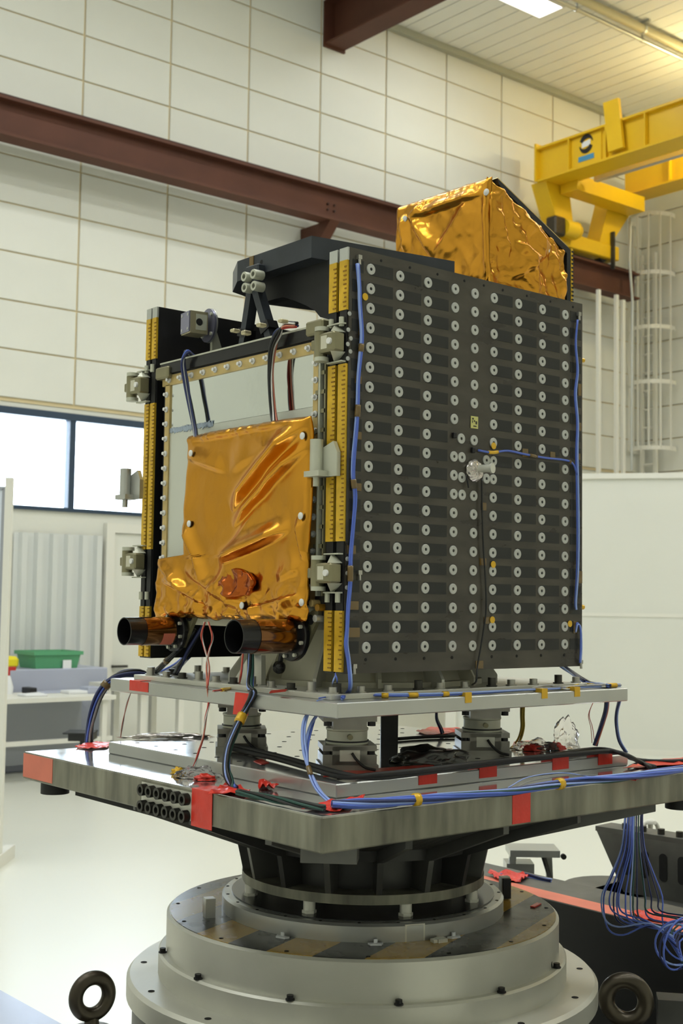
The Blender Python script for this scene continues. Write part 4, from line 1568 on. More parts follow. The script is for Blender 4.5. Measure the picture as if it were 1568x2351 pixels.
p = PX(578, 600, .0455)
obj('tape_tab', obox(B(), p, V((0, 1, 0)), V((0, 0, 1)), V((1, 0, 0)), .008, .012, .0012), 'kapton_tab', ob)
# ------------------------------------------------------------------ small star camera on the deck
ang = math.radians(-8)
dn = V((-math.cos(ang), -math.sin(ang), 0))
tn = V((dn.y, -dn.x, 0))
dc = PX(480, 748, .075)
ds = obj('sun_sensor', lathe(B(), [(.0, 0), (.043, 0), (.043, .005), (.0, .005)], dc, axis=dn, seg=36, closed=False), 'cam_violet', sat, smooth=30)
ds['label'] = 'small cube sensor on a round violet grey flange'
obj('flange_rim', lathe(B(), [(.040, -.004), (.0435, -.004), (.0435, .0), (.040, .0)], dc, axis=dn, seg=36), 'alu', ds)
cb_ = obj('cube', obox(B(), dc + dn * .040 - tn * .0 + V((0, 0, -.001)), dn, tn, V((0, 0, 1)), .024, .026, .028), 'cam_gold', ds)
f0 = dc + dn * .040
for s in (-1, 1):
    for z_ in (-.018, .018):
        obj('cube_screw', cyl(B(), f0 + dn * .024 + tn * s * .017 + V((0, 0, z_)), f0 + dn * .028 + tn * s * .017 + V((0, 0, z_)), .004, 10), 'alu', cb_)
obj('front_plate', obox(B(), f0 + dn * .0255, dn, tn, V((0, 0, 1)), .0015, .025, .026), 'cam_violet', cb_)
sp_ = -1 if tn.y > 0 else 1
obj('aperture', cyl(B(), f0 + tn * sp_ * .026, f0 + tn * sp_ * .0275, .009, 16), 'hole_dark', cb_)
obj('window_plate', obox(B(), f0 + tn * sp_ * .0262, dn, tn, V((0, 0, 1)), .0, .0, .0) if False else obox(B(), f0 + tn * sp_ * .0262 - dn * .006, dn, tn, V((0, 0, 1)), .015, .0006, .02), 'pale_metal', cb_)
for k in range(4):
    a = PI / 4 + k * PI / 2
    p = dc + (tn * math.cos(a) + V((0, 0, 1)) * math.sin(a)) * .035
    obj('flange_screw', cyl(B(), p + dn * .005, p + dn * .009, .0045, 10), 'pale_metal', ds)
bpt = dc - dn * .004
obj('bracket', slab(B(), [bpt - tn * .03 * sp_ * -1 * 0 + V((0, 0, .018)), V((bpt.x + .045, bpt.y, 2.2475)), V((bpt.x, bpt.y, 2.2475))], tn * sp_ * .012), 'pale_metal', ds)
# small fittings on the deck near the bipod feet
for px_, py_, h_ in ((540, 762, .010), (565, 768, .014), (600, 750, .012), (650, 740, .010)):
    p = PZ(px_, py_, 2.247)
    if p.x > .74 or p.y > .73:
        continue
    obj('deck_fitting', box(p.x - .010, p.x + .010, p.y - .008, p.y + .008, 2.246, 2.247 + h_ * .6, bev=.002), 'cam_gold', sat)
# ------------------------------------------------------------------ two baffle tubes at the bottom


def baffle(fl_px, mouth_px, r, label, strip=None):
    F = PX(*fl_px, -.02)
    d = ray(*mouth_px)
    M = CO + d * ((F.y - CO.y) / d.y)
    L = F.x - M.x
    c = V((F.x, F.y, (F.z + M.z) / 2))
    ax = V((-1, 0, 0))
    tb_ = obj('baffle_tube', lathe(B(), [(r, 0), (r, L), (r - .0025, L), (r - .0025, .012), (r - .003, 0)], c, axis=ax, seg=48), 'black_gloss', sat, smooth=35)
    tb_['label'] = label
    obj('amber_wrap', lathe(B(), [(r + .0004, .012), (r + .0012, .012), (r + .0012, L - .045), (r + .0004, L - .045)], c, axis=ax, seg=48), 'tube_amber', tb_, smooth=35)
    obj('inner_stop', cyl(B(), c + ax * .012, c + ax * .014, r - .003, 32), 'hole_dark', tb_)
    R = r * 1.52
    fl_ = obj('flange', lathe(B(), [(r * .5, -.012), (R - .004, -.012), (R, -.009), (R, 0), (R - .002, .003), (r * .5, .003)], c, axis=ax, seg=48), 'black_gloss', tb_, smooth=30)
    for k in range(8):
        a = .3 + k * PI / 4
        p = c + (V((0, 1, 0)) * math.cos(a) + V((0, 0, 1)) * math.sin(a)) * (R - .009)
        obj('flange_screw', cyl(B(), p + ax * .003, p + ax * .009, .0042, 10), 'pale_metal', fl_, smooth=40)
    # triangular lightened bracket behind the flange
    bk = [V((c.x + .014, c.y - .01, c.z + .050)), V((c.x + .014, c.y - .075, c.z + .058)), V((c.x + .014, c.y - .075, c.z + .040)), V((c.x + .014, c.y - .02, c.z - .040)), V((c.x + .014, c.y + .015, c.z - .040))]
    b_ = obj('bracket', slab(B(), bk, (.010, 0, 0)), 'olive_metal', tb_)
    for dy, dz, rr in ((-.050, .036, .011), (-.032, .010, .006)):
        p = V((c.x + .0135, c.y + dy, c.z + dz))
        obj('lightening_hole', cyl(B(), p, p + V((-.001, 0, 0)), rr, 16), 'hole_dark', b_)
    obj('mount_arm', box(c.x + .012, .20, c.y - .03, c.y + .03, c.z + .03, 1.600), 'carbon_dark', tb_)
    if strip:
        lathe(bm := B(), [(r + .0014, .016), (r + .002, .016), (r + .002, .048), (r + .0014, .048)], c, axis=ax, seg=8, a0=strip[0], a1=strip[1])
        obj('red_sticker', bm, 'red_tape_pale', tb_)
    return c, L, r


ba1 = baffle((398, 1450), (285, 1448), .033, 'amber wrapped baffle tube on the far side of the front', strip=(2.0, 3.0))
ba2 = baffle((668, 1460), (537, 1462), .0355, 'amber wrapped baffle tube on the near side of the front')
p = PX(641, 1532, .05)
o = obj('sensor_ball', lathe(B(), [(.0, -.010), (.013, -.008), (.0155, .0), (.013, .008), (.0, .010)], p, axis=V((-1, 0, .2)), seg=24, closed=False), 'black_gloss', sat, smooth=True)
obj('ball_stem', cyl(B(), p, V((p.x + .02, p.y, 1.592)), .006, 8), 'black', o)
# brown kapton wrapped bits near the foot of the side rail
for px_, py_, m_ in ((724, 1385, 'frame_kapton'), (738, 1395, 'kapton_dark'), (712, 1398, 'pale_metal'), (733, 1420, 'galvanised')):
    p = PX(px_, py_, -.004)
    obj('wrapped_fitting', cyl(B(), p + V((.01, 0, 0)), p + V((-.012, 0, .0)), .008, 10), m_, sat, smooth=40)
# ================================================================== SIDE FRAMES, LIFTING EYES, FIXTURES
ZS = .775
xr0 = 1.25
sf = thing('side_frame', 'dark steel side frame with a red tape stripe behind the shaker', 'frame', (xr0 + .12, .3, 0))
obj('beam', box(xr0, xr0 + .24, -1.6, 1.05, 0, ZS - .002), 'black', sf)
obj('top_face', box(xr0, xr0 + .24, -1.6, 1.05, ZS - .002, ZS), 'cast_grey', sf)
obj('tape_stripe', box(xr0 + .004, xr0 + .085, -1.6, 1.04, ZS, ZS + .0008), 'red_tape_pale', sf)
xl1 = -.415
sl_ = thing('side_frame', 'grey steel side frame given a daylight tint beside the left lifting eye', 'frame', (xl1 - .12, .3, 0))
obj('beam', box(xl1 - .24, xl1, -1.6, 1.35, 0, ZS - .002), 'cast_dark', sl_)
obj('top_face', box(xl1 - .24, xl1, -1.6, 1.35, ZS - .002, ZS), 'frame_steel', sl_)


def eyebolt(c, R, r, axis, base_z, label, m_='bronze_black', boss=.05, bz=None):
    t = thing('lifting_eye', label, 'lifting eye', V((c.x, c.y, base_z)), group=None)
    obj('ring', torus(B(), c, axis, R, r, 48, 16), m_, t, smooth=True)
    obj('shank', cyl(B(), V((c.x, c.y, base_z)), c - V((0, 0, R)), r * 1.25, 20, r2=r * .9), m_, t, smooth=40)
    obj('collar', lathe(B(), [(.0, 0), (boss, 0), (boss, .006), (boss * .8, .012), (.0, .012)], V((c.x, c.y, base_z)), seg=32, closed=False), m_, t, smooth=40)
    return t


cl = PD(212, 2287, 2.62)
az = math.radians(-18)
# left eye on a round boss of the shaker body
lug = obj('lug_arm', box(cl.x, -.12, cl.y - .06, cl.y + .06, .55, .70), 'cast_dark', sh)
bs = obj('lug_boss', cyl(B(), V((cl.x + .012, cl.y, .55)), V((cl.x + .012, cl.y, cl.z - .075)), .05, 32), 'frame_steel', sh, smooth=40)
eyebolt(cl + V((0.0, 0, 0)), .0365, .0145, V((math.cos(1.50), math.sin(1.50), 0)), cl.z - .075, 'black lifting eye on the boss left of the shaker')
crr = PD(1437, 2296, 2.60)
obj('lug_boss', cyl(B(), V((crr.x, crr.y, .45)), V((crr.x, crr.y, crr.z - .085)), .07, 32), 'cast_dark', sh, smooth=40)
obj('lug_arm', box(crr.x - .06, crr.x + .06, crr.y, crr.y + .35, .45, crr.z - .12), 'cast_dark', sh)
eyebolt(crr, .039, .0165, V((math.cos(CYAW - .28), math.sin(CYAW - .28), 0)), crr.z - .085, 'large black lifting eye right of the shaker')
# hose and clamp right of the eye
q0 = PD(1500, 2275, 2.85)
o = obj('clamp_block', obox(B(), PD(1545, 2330, 2.9), V((.64, -.77, 0)), V((.77, .64, 0)), V((0, 0, 1)), .035, .03, .04), 'cast_dark', sh)
# slotted dark fixture on its foot
fx = PD(1390, 2058, 4.35)
fxd = V((.10, -.995, 0))
fxn = V((.995, .10, 0))
A_ = V((fx.x, fx.y, 0))
tz = PD(1368, 1912, 4.35).z
fz = PD(1400, 2040, 4.35).z
tf = thing('slotted_fixture', 'dark slotted steel fixture behind the taped side frame', 'fixture', A_)
UPV = V((0, 0, 1))
obj('pedestal', obox(B(), A_ + fxd * .32 + fxn * .05 + UPV * ((fz - .06) / 2), fxd, fxn, UPV, .34, .16, (fz - .06) / 2), 'cast_grey', tf)
bm = B()
obox(bm, A_ + fxd * .34 + fxn * .05 + UPV * (fz - .03), fxd, fxn, UPV, .37, .18, .03)
cyl(bm, A_ - fxd * .0 + fxn * .05 + UPV * (fz - .06), A_ + fxn * .05 + UPV * fz, .17, 28)
obj('foot_plate', bm, 'cast_grey', tf)
bz0 = A_ + fxd * .06 + fxn * .0 + UPV * fz
pts = [A_ + fxd * .07 + UPV * fz, A_ + fxd * .90 + UPV * fz, A_ + fxd * .90 + UPV * tz, A_ - fxd * .035 + UPV * tz]
obj('slot_plate', slab(B(), pts, fxn * .035), 'cast_grey', tf)
obj('top_flange', obox(B(), A_ + fxd * .43 + fxn * .05 + UPV * (tz + .008), fxd, fxn, UPV, .47, .05, .008), 'cast_grey', tf)
for k in range(6):
    c = A_ + fxd * (.085 + .068 * k) - fxn * .001 + UPV * (tz - .085)
    bm = B()
    n = 20
    poly = []
    for i in range(n):
        a = 2 * PI * i / n
        poly.append(c + fxd * .015 * math.cos(a) + UPV * ((.030 if math.sin(a) > 0 else -.030) + .015 * math.sin(a)))
    slab(bm, poly, fxn * -.001)
    obj('slot', bm, 'hole_dark', tf)
for k in range(5):
    c = A_ + fxd * (.06 + .068 * k) + fxn * .03 + UPV * (tz + .016)
    obj('flange_bolt', cyl(B(), c, c + UPV * .018, .012, 8), 'dark_bolt', tf)
ec = PD(1493, 1905, 4.45)
eyebolt(ec, .030, .0075, V((math.cos(CYAW + .3), math.sin(CYAW + .3), 0)), tz + .016, 'small pale lifting ring on the slotted fixture', 'white_steel', boss=.02)
# folding metal clamp stand behind the frame
c = PD(1222, 1965, 4.7)
ts = thing('trestle', 'silver folding trestle with a black strut behind the taped side frame', 'stand', (c.x, c.y, 0))
d2 = V((RT.x, RT.y, 0)).normalized()
n2 = V((FW.x, FW.y, 0)).normalized()
obj('top_plate', obox(B(), c + UPV * .02, d2, n2, UPV, .09, .07, .012), 'alu', ts)
obj('shelf_plate', obox(B(), c + UPV * -.05 - d2 * .05, d2, n2, UPV, .05, .05, .03), 'alu', ts)
for s in (-.07, .06):
    obj('leg', slab(B(), [c + d2 * (s - .012) + UPV * .01, c + d2 * (s + .012) + UPV * .01, c + d2 * (s * 1.6 + .012) - UPV * c.z, c + d2 * (s * 1.6 - .012) - UPV * c.z], n2 * .02), 'alu', ts)
obj('strut', bar(B(), c + d2 * .04, c + d2 * .085 - UPV * .14 - n2 * .01, .012, .012), 'black', ts)
obj('knob', cyl(B(), c + d2 * .10 + UPV * .015 - n2 * .075, c + d2 * .10 + UPV * .015 - n2 * .09, .010, 12), 'black', ts)
# ================================================================== TAPE


def tape(label, bm, m_='red_tape', group=None):
    return tag(obj('red_tape', bm, m_), label, 'tape', group)


def on_x(px0, py0, px1, py1, c, off=.001):       # rectangle on a face x = c (facing -x)
    a, b = PX(px0, py0, c), PX(px1, py1, c)
    return a, b


def box_x(px0, px1, z0, z1, c, pyr, m_='red_tape'):
    a, b = PX(px0, pyr, c), PX(px1, pyr, c)
    return box(c - .0012, c, min(a.y, b.y), max(a.y, b.y), z0, z1)


def box_y(px0, px1, z0, z1, c, pyr):
    a, b = PY(px0, pyr, c), PY(px1, pyr, c)
    return box(min(a.x, b.x), max(a.x, b.x), c - .0012, c, z0, z1)


def flat_z(pts, z, h=.0012, lift=0.0):
    bm = B()
    P = [PZ(a, b, z) for a, b in pts]
    slab(bm, P, (0, 0, h))
    return bm


def crumple_z(pts, z, amp, nsub=3):
    bm = B()
    P = [PZ(a, b, z) for a, b in pts]
    f = bm.faces.new([bm.verts.new(p) for p in P])
    bmesh.ops.triangulate(bm, faces=[f])
    for _ in range(nsub):
        bmesh.ops.subdivide_edges(bm, edges=bm.edges, cuts=1, use_grid_fill=True)
    for v in bm.verts:
        v.co.z += .001 + amp * abs(noise.noise(v.co * 38)) + amp * .6 * abs(noise.noise(v.co * 90))
    ret = bmesh.ops.extrude_face_region(bm, geom=bm.faces[:])
    vs = [g for g in ret['geom'] if isinstance(g, bmesh.types.BMVert)]
    bmesh.ops.translate(bm, verts=vs, vec=(0, 0, .001))
    return bm


tape('faded red tape wrapped on the far left corner of the expander table', box_x(54, 121, 1.193, 1.252, TX0, 1765), 'red_tape_pale')
bm = box_x(441, 488, 1.180, 1.2555, TX0 - .0015, 1845)
y_a, y_b = PX(441, 1845, TX0).y, PX(488, 1845, TX0).y
for v in bm.verts:
    v.co.x -= .003 * abs(noise.noise(v.co * 60))
bx(bm, TX0 - .002, TX0 + .055, min(y_a, y_b), max(y_a, y_b), ZT, ZT + .0015)
tape('wide crumpled red tape folded over the table edge beside the twelve bolts', bm)
bm = box_y(1176, 1217, 1.191, ZT, TY0, 1850)
xa_, xb2 = PY(1176, 1850, TY0).x, PY(1217, 1850, TY0).x
bx(bm, xa_, xb2, TY0 - .001, TY0 + .045, ZT, ZT + .0012)
tape('red tape strip hanging over the long table edge under the blue cable bundle', bm)
for n, (a, b, lb) in enumerate(((961, 1003, 'in front of the black crumpled bag'), (1100, 1140, 'below the force sensor next to the bag'), (1268, 1305, 'below the clear plastic bag'), (1373, 1405, 'at the far end of the plate edge'))):
    z_ = PY((a + b) / 2, 1800, PY0_).x
    bm = box_y(a, b, ZA - .020, ZA, PY0_, 1775)
    p, q = PY(a, 1775, PY0_).x, PY(b, 1775, PY0_).x
    bx(bm, p, q, PY0_ - .001, PY0_ + .035, ZA, ZA + .0085)
    tape('red tape holding the black cable ' + lb, bm)
bm = box_x(298, 341, ZU - .024, ZU, PX0_, 1580)
bx(bm, PX0_ - .001, PX0_ + .03, PX(298, 1580, PX0_).y - .05, PX(298, 1580, PX0_).y, ZU, ZU + .0015)
tape('red tape tab on the raised plate edge under the thick dark harness', bm)
bm = box_x(541, 575, ZU - .048, ZU, PX0_ - .001, 1610)
for v in bm.verts:
    if v.co.z < ZU - .01:
        v.co.x -= .006
tape('red tape flap on the raised plate holding the dark blue green harness', bm)
tape('small red tape strip on the frame below the near baffle tube', flat_z([(618, 1592), (656, 1588), (660, 1584), (622, 1587)], ZF, .002))
tape('pointed red tape patch on the table where the sky blue cables land', crumple_z([(692, 1861), (800, 1838), (838, 1832), (826, 1846), (780, 1866)], ZT, .010))
tape('red tape patch on the table at the foot of the dark harness', crumple_z([(478, 1826), (530, 1800), (575, 1822), (560, 1829)], ZT, .012))
tape('small upright red tape scrap against the adapter plate side', crumple_z([(592, 1815), (597, 1796), (640, 1813), (610, 1818)], ZT, .020))
tape('red tape across the blue cable bundle toward the far table end', crumple_z([(1376, 1795), (1400, 1783), (1480, 1784), (1460, 1795)], ZT, .006))
tape('wide red tape sheet at the far right end of the table top', crumple_z([(1430, 1768), (1490, 1748), (1580, 1742), (1580, 1757)], ZT, .006))
tape('pink red tape around the foot of the thick dark harness', crumple_z([(172, 1718), (195, 1708), (262, 1706), (245, 1719), (205, 1722)], ZT, .006))
tape('red tape under the near force sensor', flat_z([(742, 1783), (770, 1772), (1000, 1755), (960, 1776)], ZA, .0012))
tape('red tape spot on the polished plate by the dark cable', flat_z([(582, 1748), (600, 1743), (618, 1752), (600, 1756)], ZA, .0012))
tape('red tape on the polished plate behind the support post', crumple_z([(955, 1682), (990, 1672), (1056, 1674), (1056, 1684), (985, 1690)], ZA, .006))
tape('red tape at the base of the yellowish wires', flat_z([(1175, 1716), (1180, 1704), (1215, 1702), (1225, 1712)], ZA, .002))
tape('shiny red tape knot at the back end of the side frame', crumple_z([(1120, 2012), (1160, 2004), (1215, 2016), (1195, 2028), (1150, 2026)], ZS, .02))
tape('red tape across the side frame by the hanging blue wires', crumple_z([(1440, 2100), (1490, 2092), (1568, 2112), (1568, 2128), (1500, 2118)], ZS, .012))
# ================================================================== CABLES


def pth(pix, d0, d1):
    n = len(pix) - 1
    L = [0]
    for a, b in zip(pix, pix[1:]):
        L.append(L[-1] + math.hypot(a[0] - b[0], a[1] - b[1]))
    return [PD(a, b, d0 + (d1 - d0) * l / L[-1]) for (a, b), l in zip(pix, L)]


def cable(name, label, pts, strands, spread=.004, twist=1.2, cat='cable', tabs=(), group=None):
    pts = [V(p) for p in pts]
    t = thing(name, label, cat, V((pts[0].x, pts[0].y, min(p.z for p in pts))), group=group)
    n = len(strands)
    for k, (m_, r) in enumerate(strands):
        P = []
        for i, p in enumerate(pts):
            d = (pts[min(i + 1, len(pts) - 1)] - pts[max(i - 1, 0)]).normalized()
            u = d.orthogonal().normalized()
            v = d.cross(u)
            a = 2 * PI * k / max(1, n) + twist * i
            s = spread if n > 1 else 0
            s *= .7 + .5 * noise.noise(V((k * 3.1, i * 1.7, 0)))
            P.append(p + (u * math.cos(a) + v * math.sin(a)) * s)
        obj('wire', tube(B(), P, r, 6 if r < .004 else 10, 5), m_, t, smooth=True)
    for m_, a, b, r in tabs:
        P = spline(pts, 8)
        i0, i1 = int(a * (len(P) - 1)), int(b * (len(P) - 1))
        if i1 <= i0:
            i1 = i0 + 1
        obj('tape_wrap', tube(B(), P[i0:i1 + 1], r, 10, smooth=False), m_, t, smooth=True)
    return t


def lay(pix, z):
    return [PZ(a, b, z) for a, b in pix]


def on_panel(pix, y=-.0078):
    return [PY(a, b, y) for a, b in pix]


pb1 = on_panel([(821, 605), (825, 660), (826, 700), (831, 770), (827, 820), (823, 870), (822, 930), (818, 985), (812, 1050), (811, 1095), (815, 1140), (811, 1205), (805, 1275), (804, 1335), (800, 1390), (797, 1445), (795, 1480), (800, 1520)])
pb1 += [V((PY(804, 1555, -.012).x, -.012, 1.478)), PZ(798, 1590, ZU + .012), PZ(786, 1603, ZU + .005)]
cable('blue_cable', 'light blue cable taped down the near edge of the washer studded panel', pb1, [('wire_sky', .0032), ('wire_blue', .0030), ('wire_blue', .0026)], .0034, .25, tabs=[('kapton_tab', .17, .19, .0062), ('kapton_tab', .30, .33, .0066), ('kapton_tab', .46, .485, .0066), ('kapton_tab', .62, .65, .0066)])
cable('blue_cable', 'blue cable down the far edge of the washer studded panel', on_panel([(1326, 735), (1322, 790), (1326, 850), (1321, 905), (1326, 970), (1324, 1040), (1326, 1120), (1327, 1220), (1326, 1310), (1322, 1380), (1323, 1400)]), [('wire_blue', .0028), ('wire_sky', .0026)], .0028, .3)
cable('blue_cable', 'short blue cable loop at the lower far corner of the panel', on_panel([(1322, 1452), (1326, 1432), (1333, 1445), (1334, 1490), (1332, 1522)]), [('wire_blue', .0022), ('wire_sky', .002)], .0025, .3)
cable('blue_cable', 'thin blue cable crossing from the panel centre to its far edge', on_panel([(1098, 1034), (1130, 1039), (1165, 1035), (1205, 1043), (1250, 1051), (1300, 1057), (1316, 1066), (1325, 1090)]), [('wire_blue', .0026)], tabs=[('kapton_bright', .12, .2, .0042), ('kapton_tab', .47, .53, .004), ('kapton_tab', .75, .8, .004)])
cable('black_cable', 'thin black cable running down the middle of the panel', on_panel([(1070, 1090), (1076, 1120)]) + [], [('wire_black', .0022)])
cable('black_cable', 'long black cable taped down the panel to the raised plate', on_panel([(1106, 1100), (1107, 1180), (1110, 1260), (1115, 1340), (1116, 1400), (1111, 1440), (1103, 1490), (1096, 1530)]) + [V((PY(1092, 1550, -.01).x, -.012, 1.475)), PZ(1084, 1572, ZF + .003)], [('wire_black', .0022)])
# harness over the radiator
cable('sensor_harness', 'dark blue harness falling over the mirror radiator beside the cube sensor', [V((.02, .62, 2.252))] + [PX(a, b, -.016) for a, b in ((428, 808), (420, 835), (427, 880), (436, 930), (447, 985))] + [PX(450, 1010, -.028)], [('wire_navy', .0034), ('wire_blue', .0028), ('wire_black', .0032), ('wire_navy', .0026), ('wire_grey', .002)], .0058, .4)
cable('sensor_harness', 'black red and white harness falling over the mirror radiator near the hinge', [PZ(680, 745, 2.256), PZ(655, 748, 2.258)] + [PX(a, b, -.02) for a, b in ((638, 765), (626, 800), (622, 850), (623, 900), (628, 950))] + [PX(632, 980, -.03)], [('wire_black', .0036), ('wire_navy', .0032), ('wire_red', .0026), ('wire_salmon', .0022), ('wire_white', .0022), ('wire_black', .003)], .0078, .35)
# thick dark harness arching over the left corner of the raised plate
dA_ = depth(PZ(395, 1545, ZU))
dB2 = depth(PZ(208, 1706, ZT))
cable('thick_harness', 'thick dark harness arching from the raised plate down to the table corner', [PZ(430, 1505, 1.50), PZ(405, 1530, ZU + .02)] + pth([(360, 1552), (320, 1545), (280, 1549), (248, 1568), (226, 1600), (212, 1640), (205, 1680), (204, 1706)], dA_, dB2), [('wire_navy', .0048), ('wire_black', .005), ('wire_navy', .004), ('wire_black', .0044), ('wire_grey', .003), ('wire_blue', .003), ('wire_navy', .004)], .0105, .25, tabs=[('kapton_tab', .56, .60, .0150)])
cable('black_hose', 'stiff black cable slanting down from the far baffle tube to the plate', [PX(450, 1445, .02), PX(420, 1480, .0), PX(385, 1515, -.01), PZ(350, 1548, ZU + .008), PZ(335, 1556, ZU + .006)], [('wire_black', .0062), ('wire_black', .004)], .004, .4, tabs=[('kapton_tab', .5, .56, .0085)])
cable('black_hose', 'dark blue cable slanting down behind the stiff black cable', [PX(470, 1430, .03), PX(435, 1490, .01), PX(415, 1525, .0), PZ(395, 1552, ZU + .006), PZ(345, 1558, ZU + .005)], [('wire_navy', .0042), ('wire_black', .004)], .004, .4)
# twisted red and white pairs hanging under the foil
for n, (pix, lb) in enumerate((([(470, 1428), (463, 1460), (470, 1490), (480, 1530), (477, 1575)], 'inner'), ([(478, 1428), (488, 1462), (480, 1495), (474, 1530), (476, 1580)], 'outer'))):
    cable('twisted_pair', ('loose red and white twisted wires hanging below the gold foil' if n == 0 else 'second red and white twisted strand looping below the gold foil'), [PX(a, b, -.04) for a, b in pix[:4]] + [PX(*pix[4], PX0_ - .004)], [('wire_salmon', .0016), ('wire_white', .0015), ('wire_red', .0013)], .0022, 2.0, cat='wires')
d1_, d2_ = depth(PX(476, 1580, PX0_)), depth(PZ(440, 1775, ZT))
cable('twisted_pair', 'red and white twisted wires dropping from the raised plate to the clear bag', pth([(476, 1580), (480, 1610), (472, 1650), (467, 1690), (455, 1730), (443, 1765), (430, 1785)], d1_, d2_), [('wire_salmon', .0018), ('wire_white', .0017), ('wire_red', .0015)], .0024, 2.0, cat='wires')
cable('twisted_pair', 'thin red wires hanging between the two plates near the thick harness', pth([(300, 1590), (290, 1620), (282, 1660), (277, 1692)], depth(PX(300, 1590, PX0_)), depth(PZ(277, 1698, ZA))), [('wire_salmon', .0013), ('wire_white', .0011)], .0018, 2.0, cat='wires')
cable('twisted_pair', 'red and white twisted wires running behind the near baffle tube', [PX(558, 1490, .0), PX(556, 1530, -.01), PX(552, 1556, -.015), PZ(545, 1577, ZU + .003), PZ(515, 1583, ZU + .003), PZ(490, 1587, ZU + .003)], [('wire_salmon', .0018), ('wire_white', .0015), ('wire_red', .0014)], .0022, 2.0, cat='wires', tabs=[('kapton_bright', .7, .85, .004)])
# dark blue green harness
dh0 = depth(PX(573, 1585, PX0_))
cable('dark_harness', 'dark blue and green harness hanging from the raised plate to the table', [PX(576, 1500, .02), PX(576, 1540, -.01), PX(574, 1578, PX0_ - .002), PX(582, 1590, PX0_ - .010)] + pth([(570, 1618), (553, 1650), (537, 1685), (524, 1720), (520, 1760), (527, 1790), (540, 1812)], dh0 - .012, depth(PZ(540, 1814, ZT))), [('wire_black', .0042), ('wire_navy', .004), ('wire_blue', .0034), ('wire_green', .0036), ('wire_black', .0036), ('wire_sky', .0022)], .0072, .22, tabs=[('kapton_bright', .48, .53, .0118)])
cable('table_harness', 'dark green wire bundle lying along the table edge below the adapter plate', lay([(545, 1818), (590, 1826), (640, 1836), (690, 1846), (745, 1855)], ZT + .0100), [('wire_green', .0034), ('wire_black', .0036), ('wire_green', .003), ('wire_black', .003), ('wire_green', .0028)], .0062, .9)
# sky blue loops at the near corner
dc0 = depth(PZ(775, 1600, ZU))
dc1 = depth(PZ(757, 1843, ZT))
for n, (pix, lb) in enumerate((([(790, 1602), (755, 1604), (725, 1612), (702, 1650), (696, 1690), (702, 1735), (712, 1775), (728, 1812), (757, 1843)], 'long sky blue cable looping down from the near corner of the raised plate'),
                               ([(782, 1604), (752, 1612), (733, 1632), (716, 1665), (705, 1705), (704, 1740), (714, 1780), (735, 1820), (760, 1845)], 'second sky blue cable looping beside the first at the near corner'))):
    cable('sky_cable', lb, [PZ(820, 1585, ZU + .006)] + pth(pix, dc0, dc1), [('wire_sky', .0030), ('wire_sky', .0022)] if n == 0 else [('wire_sky', .0034), ('wire_blue', .002)], .004, .3, tabs=[('kapton_tab', .74, .80, .0055)] if n == 0 else ())
cable('sky_cable', 'thin blue wires dropping from the edge tapes to the raised plate', [PX(770, 1548, -.004), PX(768, 1565, -.01), PZ(768, 1585, ZU + .004), PZ(755, 1600, ZU + .003), PZ(730, 1606, ZU + .003)], [('wire_blue', .0016), ('wire_sky', .0016)], .006, .4)
# blue bundle along the long table edge
cable('blue_bundle', 'blue wire bundle lying along the long table edge', lay([(762, 1848), (820, 1846), (900, 1840), (1000, 1832), (1090, 1824), (1180, 1816), (1260, 1803), (1340, 1793), (1420, 1786), (1500, 1775), (1590, 1762)], ZT + .0125), [('wire_blue', .0032), ('wire_navy', .0034), ('wire_sky', .0026), ('wire_blue', .003), ('wire_blue', .0028), ('wire_navy', .003), ('wire_sky', .0024), ('wire_green', .0026), ('wire_blue', .003)], .0085, .7, tabs=[('kapton_bright', .25, .262, .0125), ('kapton_bright', .63, .642, .0125)])
cable('loose_wire', 'loose pale blue wire arching above the blue wire bundle', lay([(1170, 1812), (1215, 1790), (1290, 1778), (1360, 1782), (1400, 1786)], ZT + .014), [('wire_sky', .0014), ('wire_grey', .0012)], .006, .6)
# black power cable round the polished plate
cable('power_cable', 'heavy black cable running round the edge of the polished plate', lay([(510, 1710), (560, 1720), (640, 1740), (720, 1762), (790, 1780), (860, 1782), (960, 1773), (1060, 1760), (1180, 1746), (1280, 1736), (1370, 1727), (1410, 1726), (1440, 1735)], ZA + .0112) + lay([(1475, 1752), (1500, 1762)], ZT + .0112), [('rubber', .0055), ('rubber', .005)], .0055, .2)
cable('power_cable', 'second black cable leaving the polished plate toward the far table end', lay([(1250, 1738), (1340, 1722), (1400, 1722)], ZA + .008) + lay([(1460, 1744), (1530, 1748), (1590, 1745)], ZT + .006), [('rubber', .0052)])
cable('power_cable', 'dark cable crossing the polished plate behind the support post', lay([(905, 1697), (980, 1692), (1060, 1690)], ZA + .005), [('rubber', .0045)])
for f_, lb in ((fb1, 'near corner'), (fb2, 'harness side'), (fb3, 'bag side')):
    t_, c, n_, tn_ = f_
    a = c - n_ * .056 + V((0, 0, .046)) + tn_ * .004
    cable('sensor_lead', 'black lead curving down the front of the ' + {'near corner': 'force sensor under the near corner', 'harness side': 'force sensor beside the dark harness', 'bag side': 'force sensor next to the black bag'}[lb], [a - V((0, 0, .008)) - n_ * .002, a - n_ * .008 - V((0, 0, .022)) + tn_ * .010, a - n_ * .014 - V((0, 0, .037)) + tn_ * .028, V((a.x, a.y, ZA + .004)) - n_ * .016 + tn_ * .050], [('rubber', .0034)])
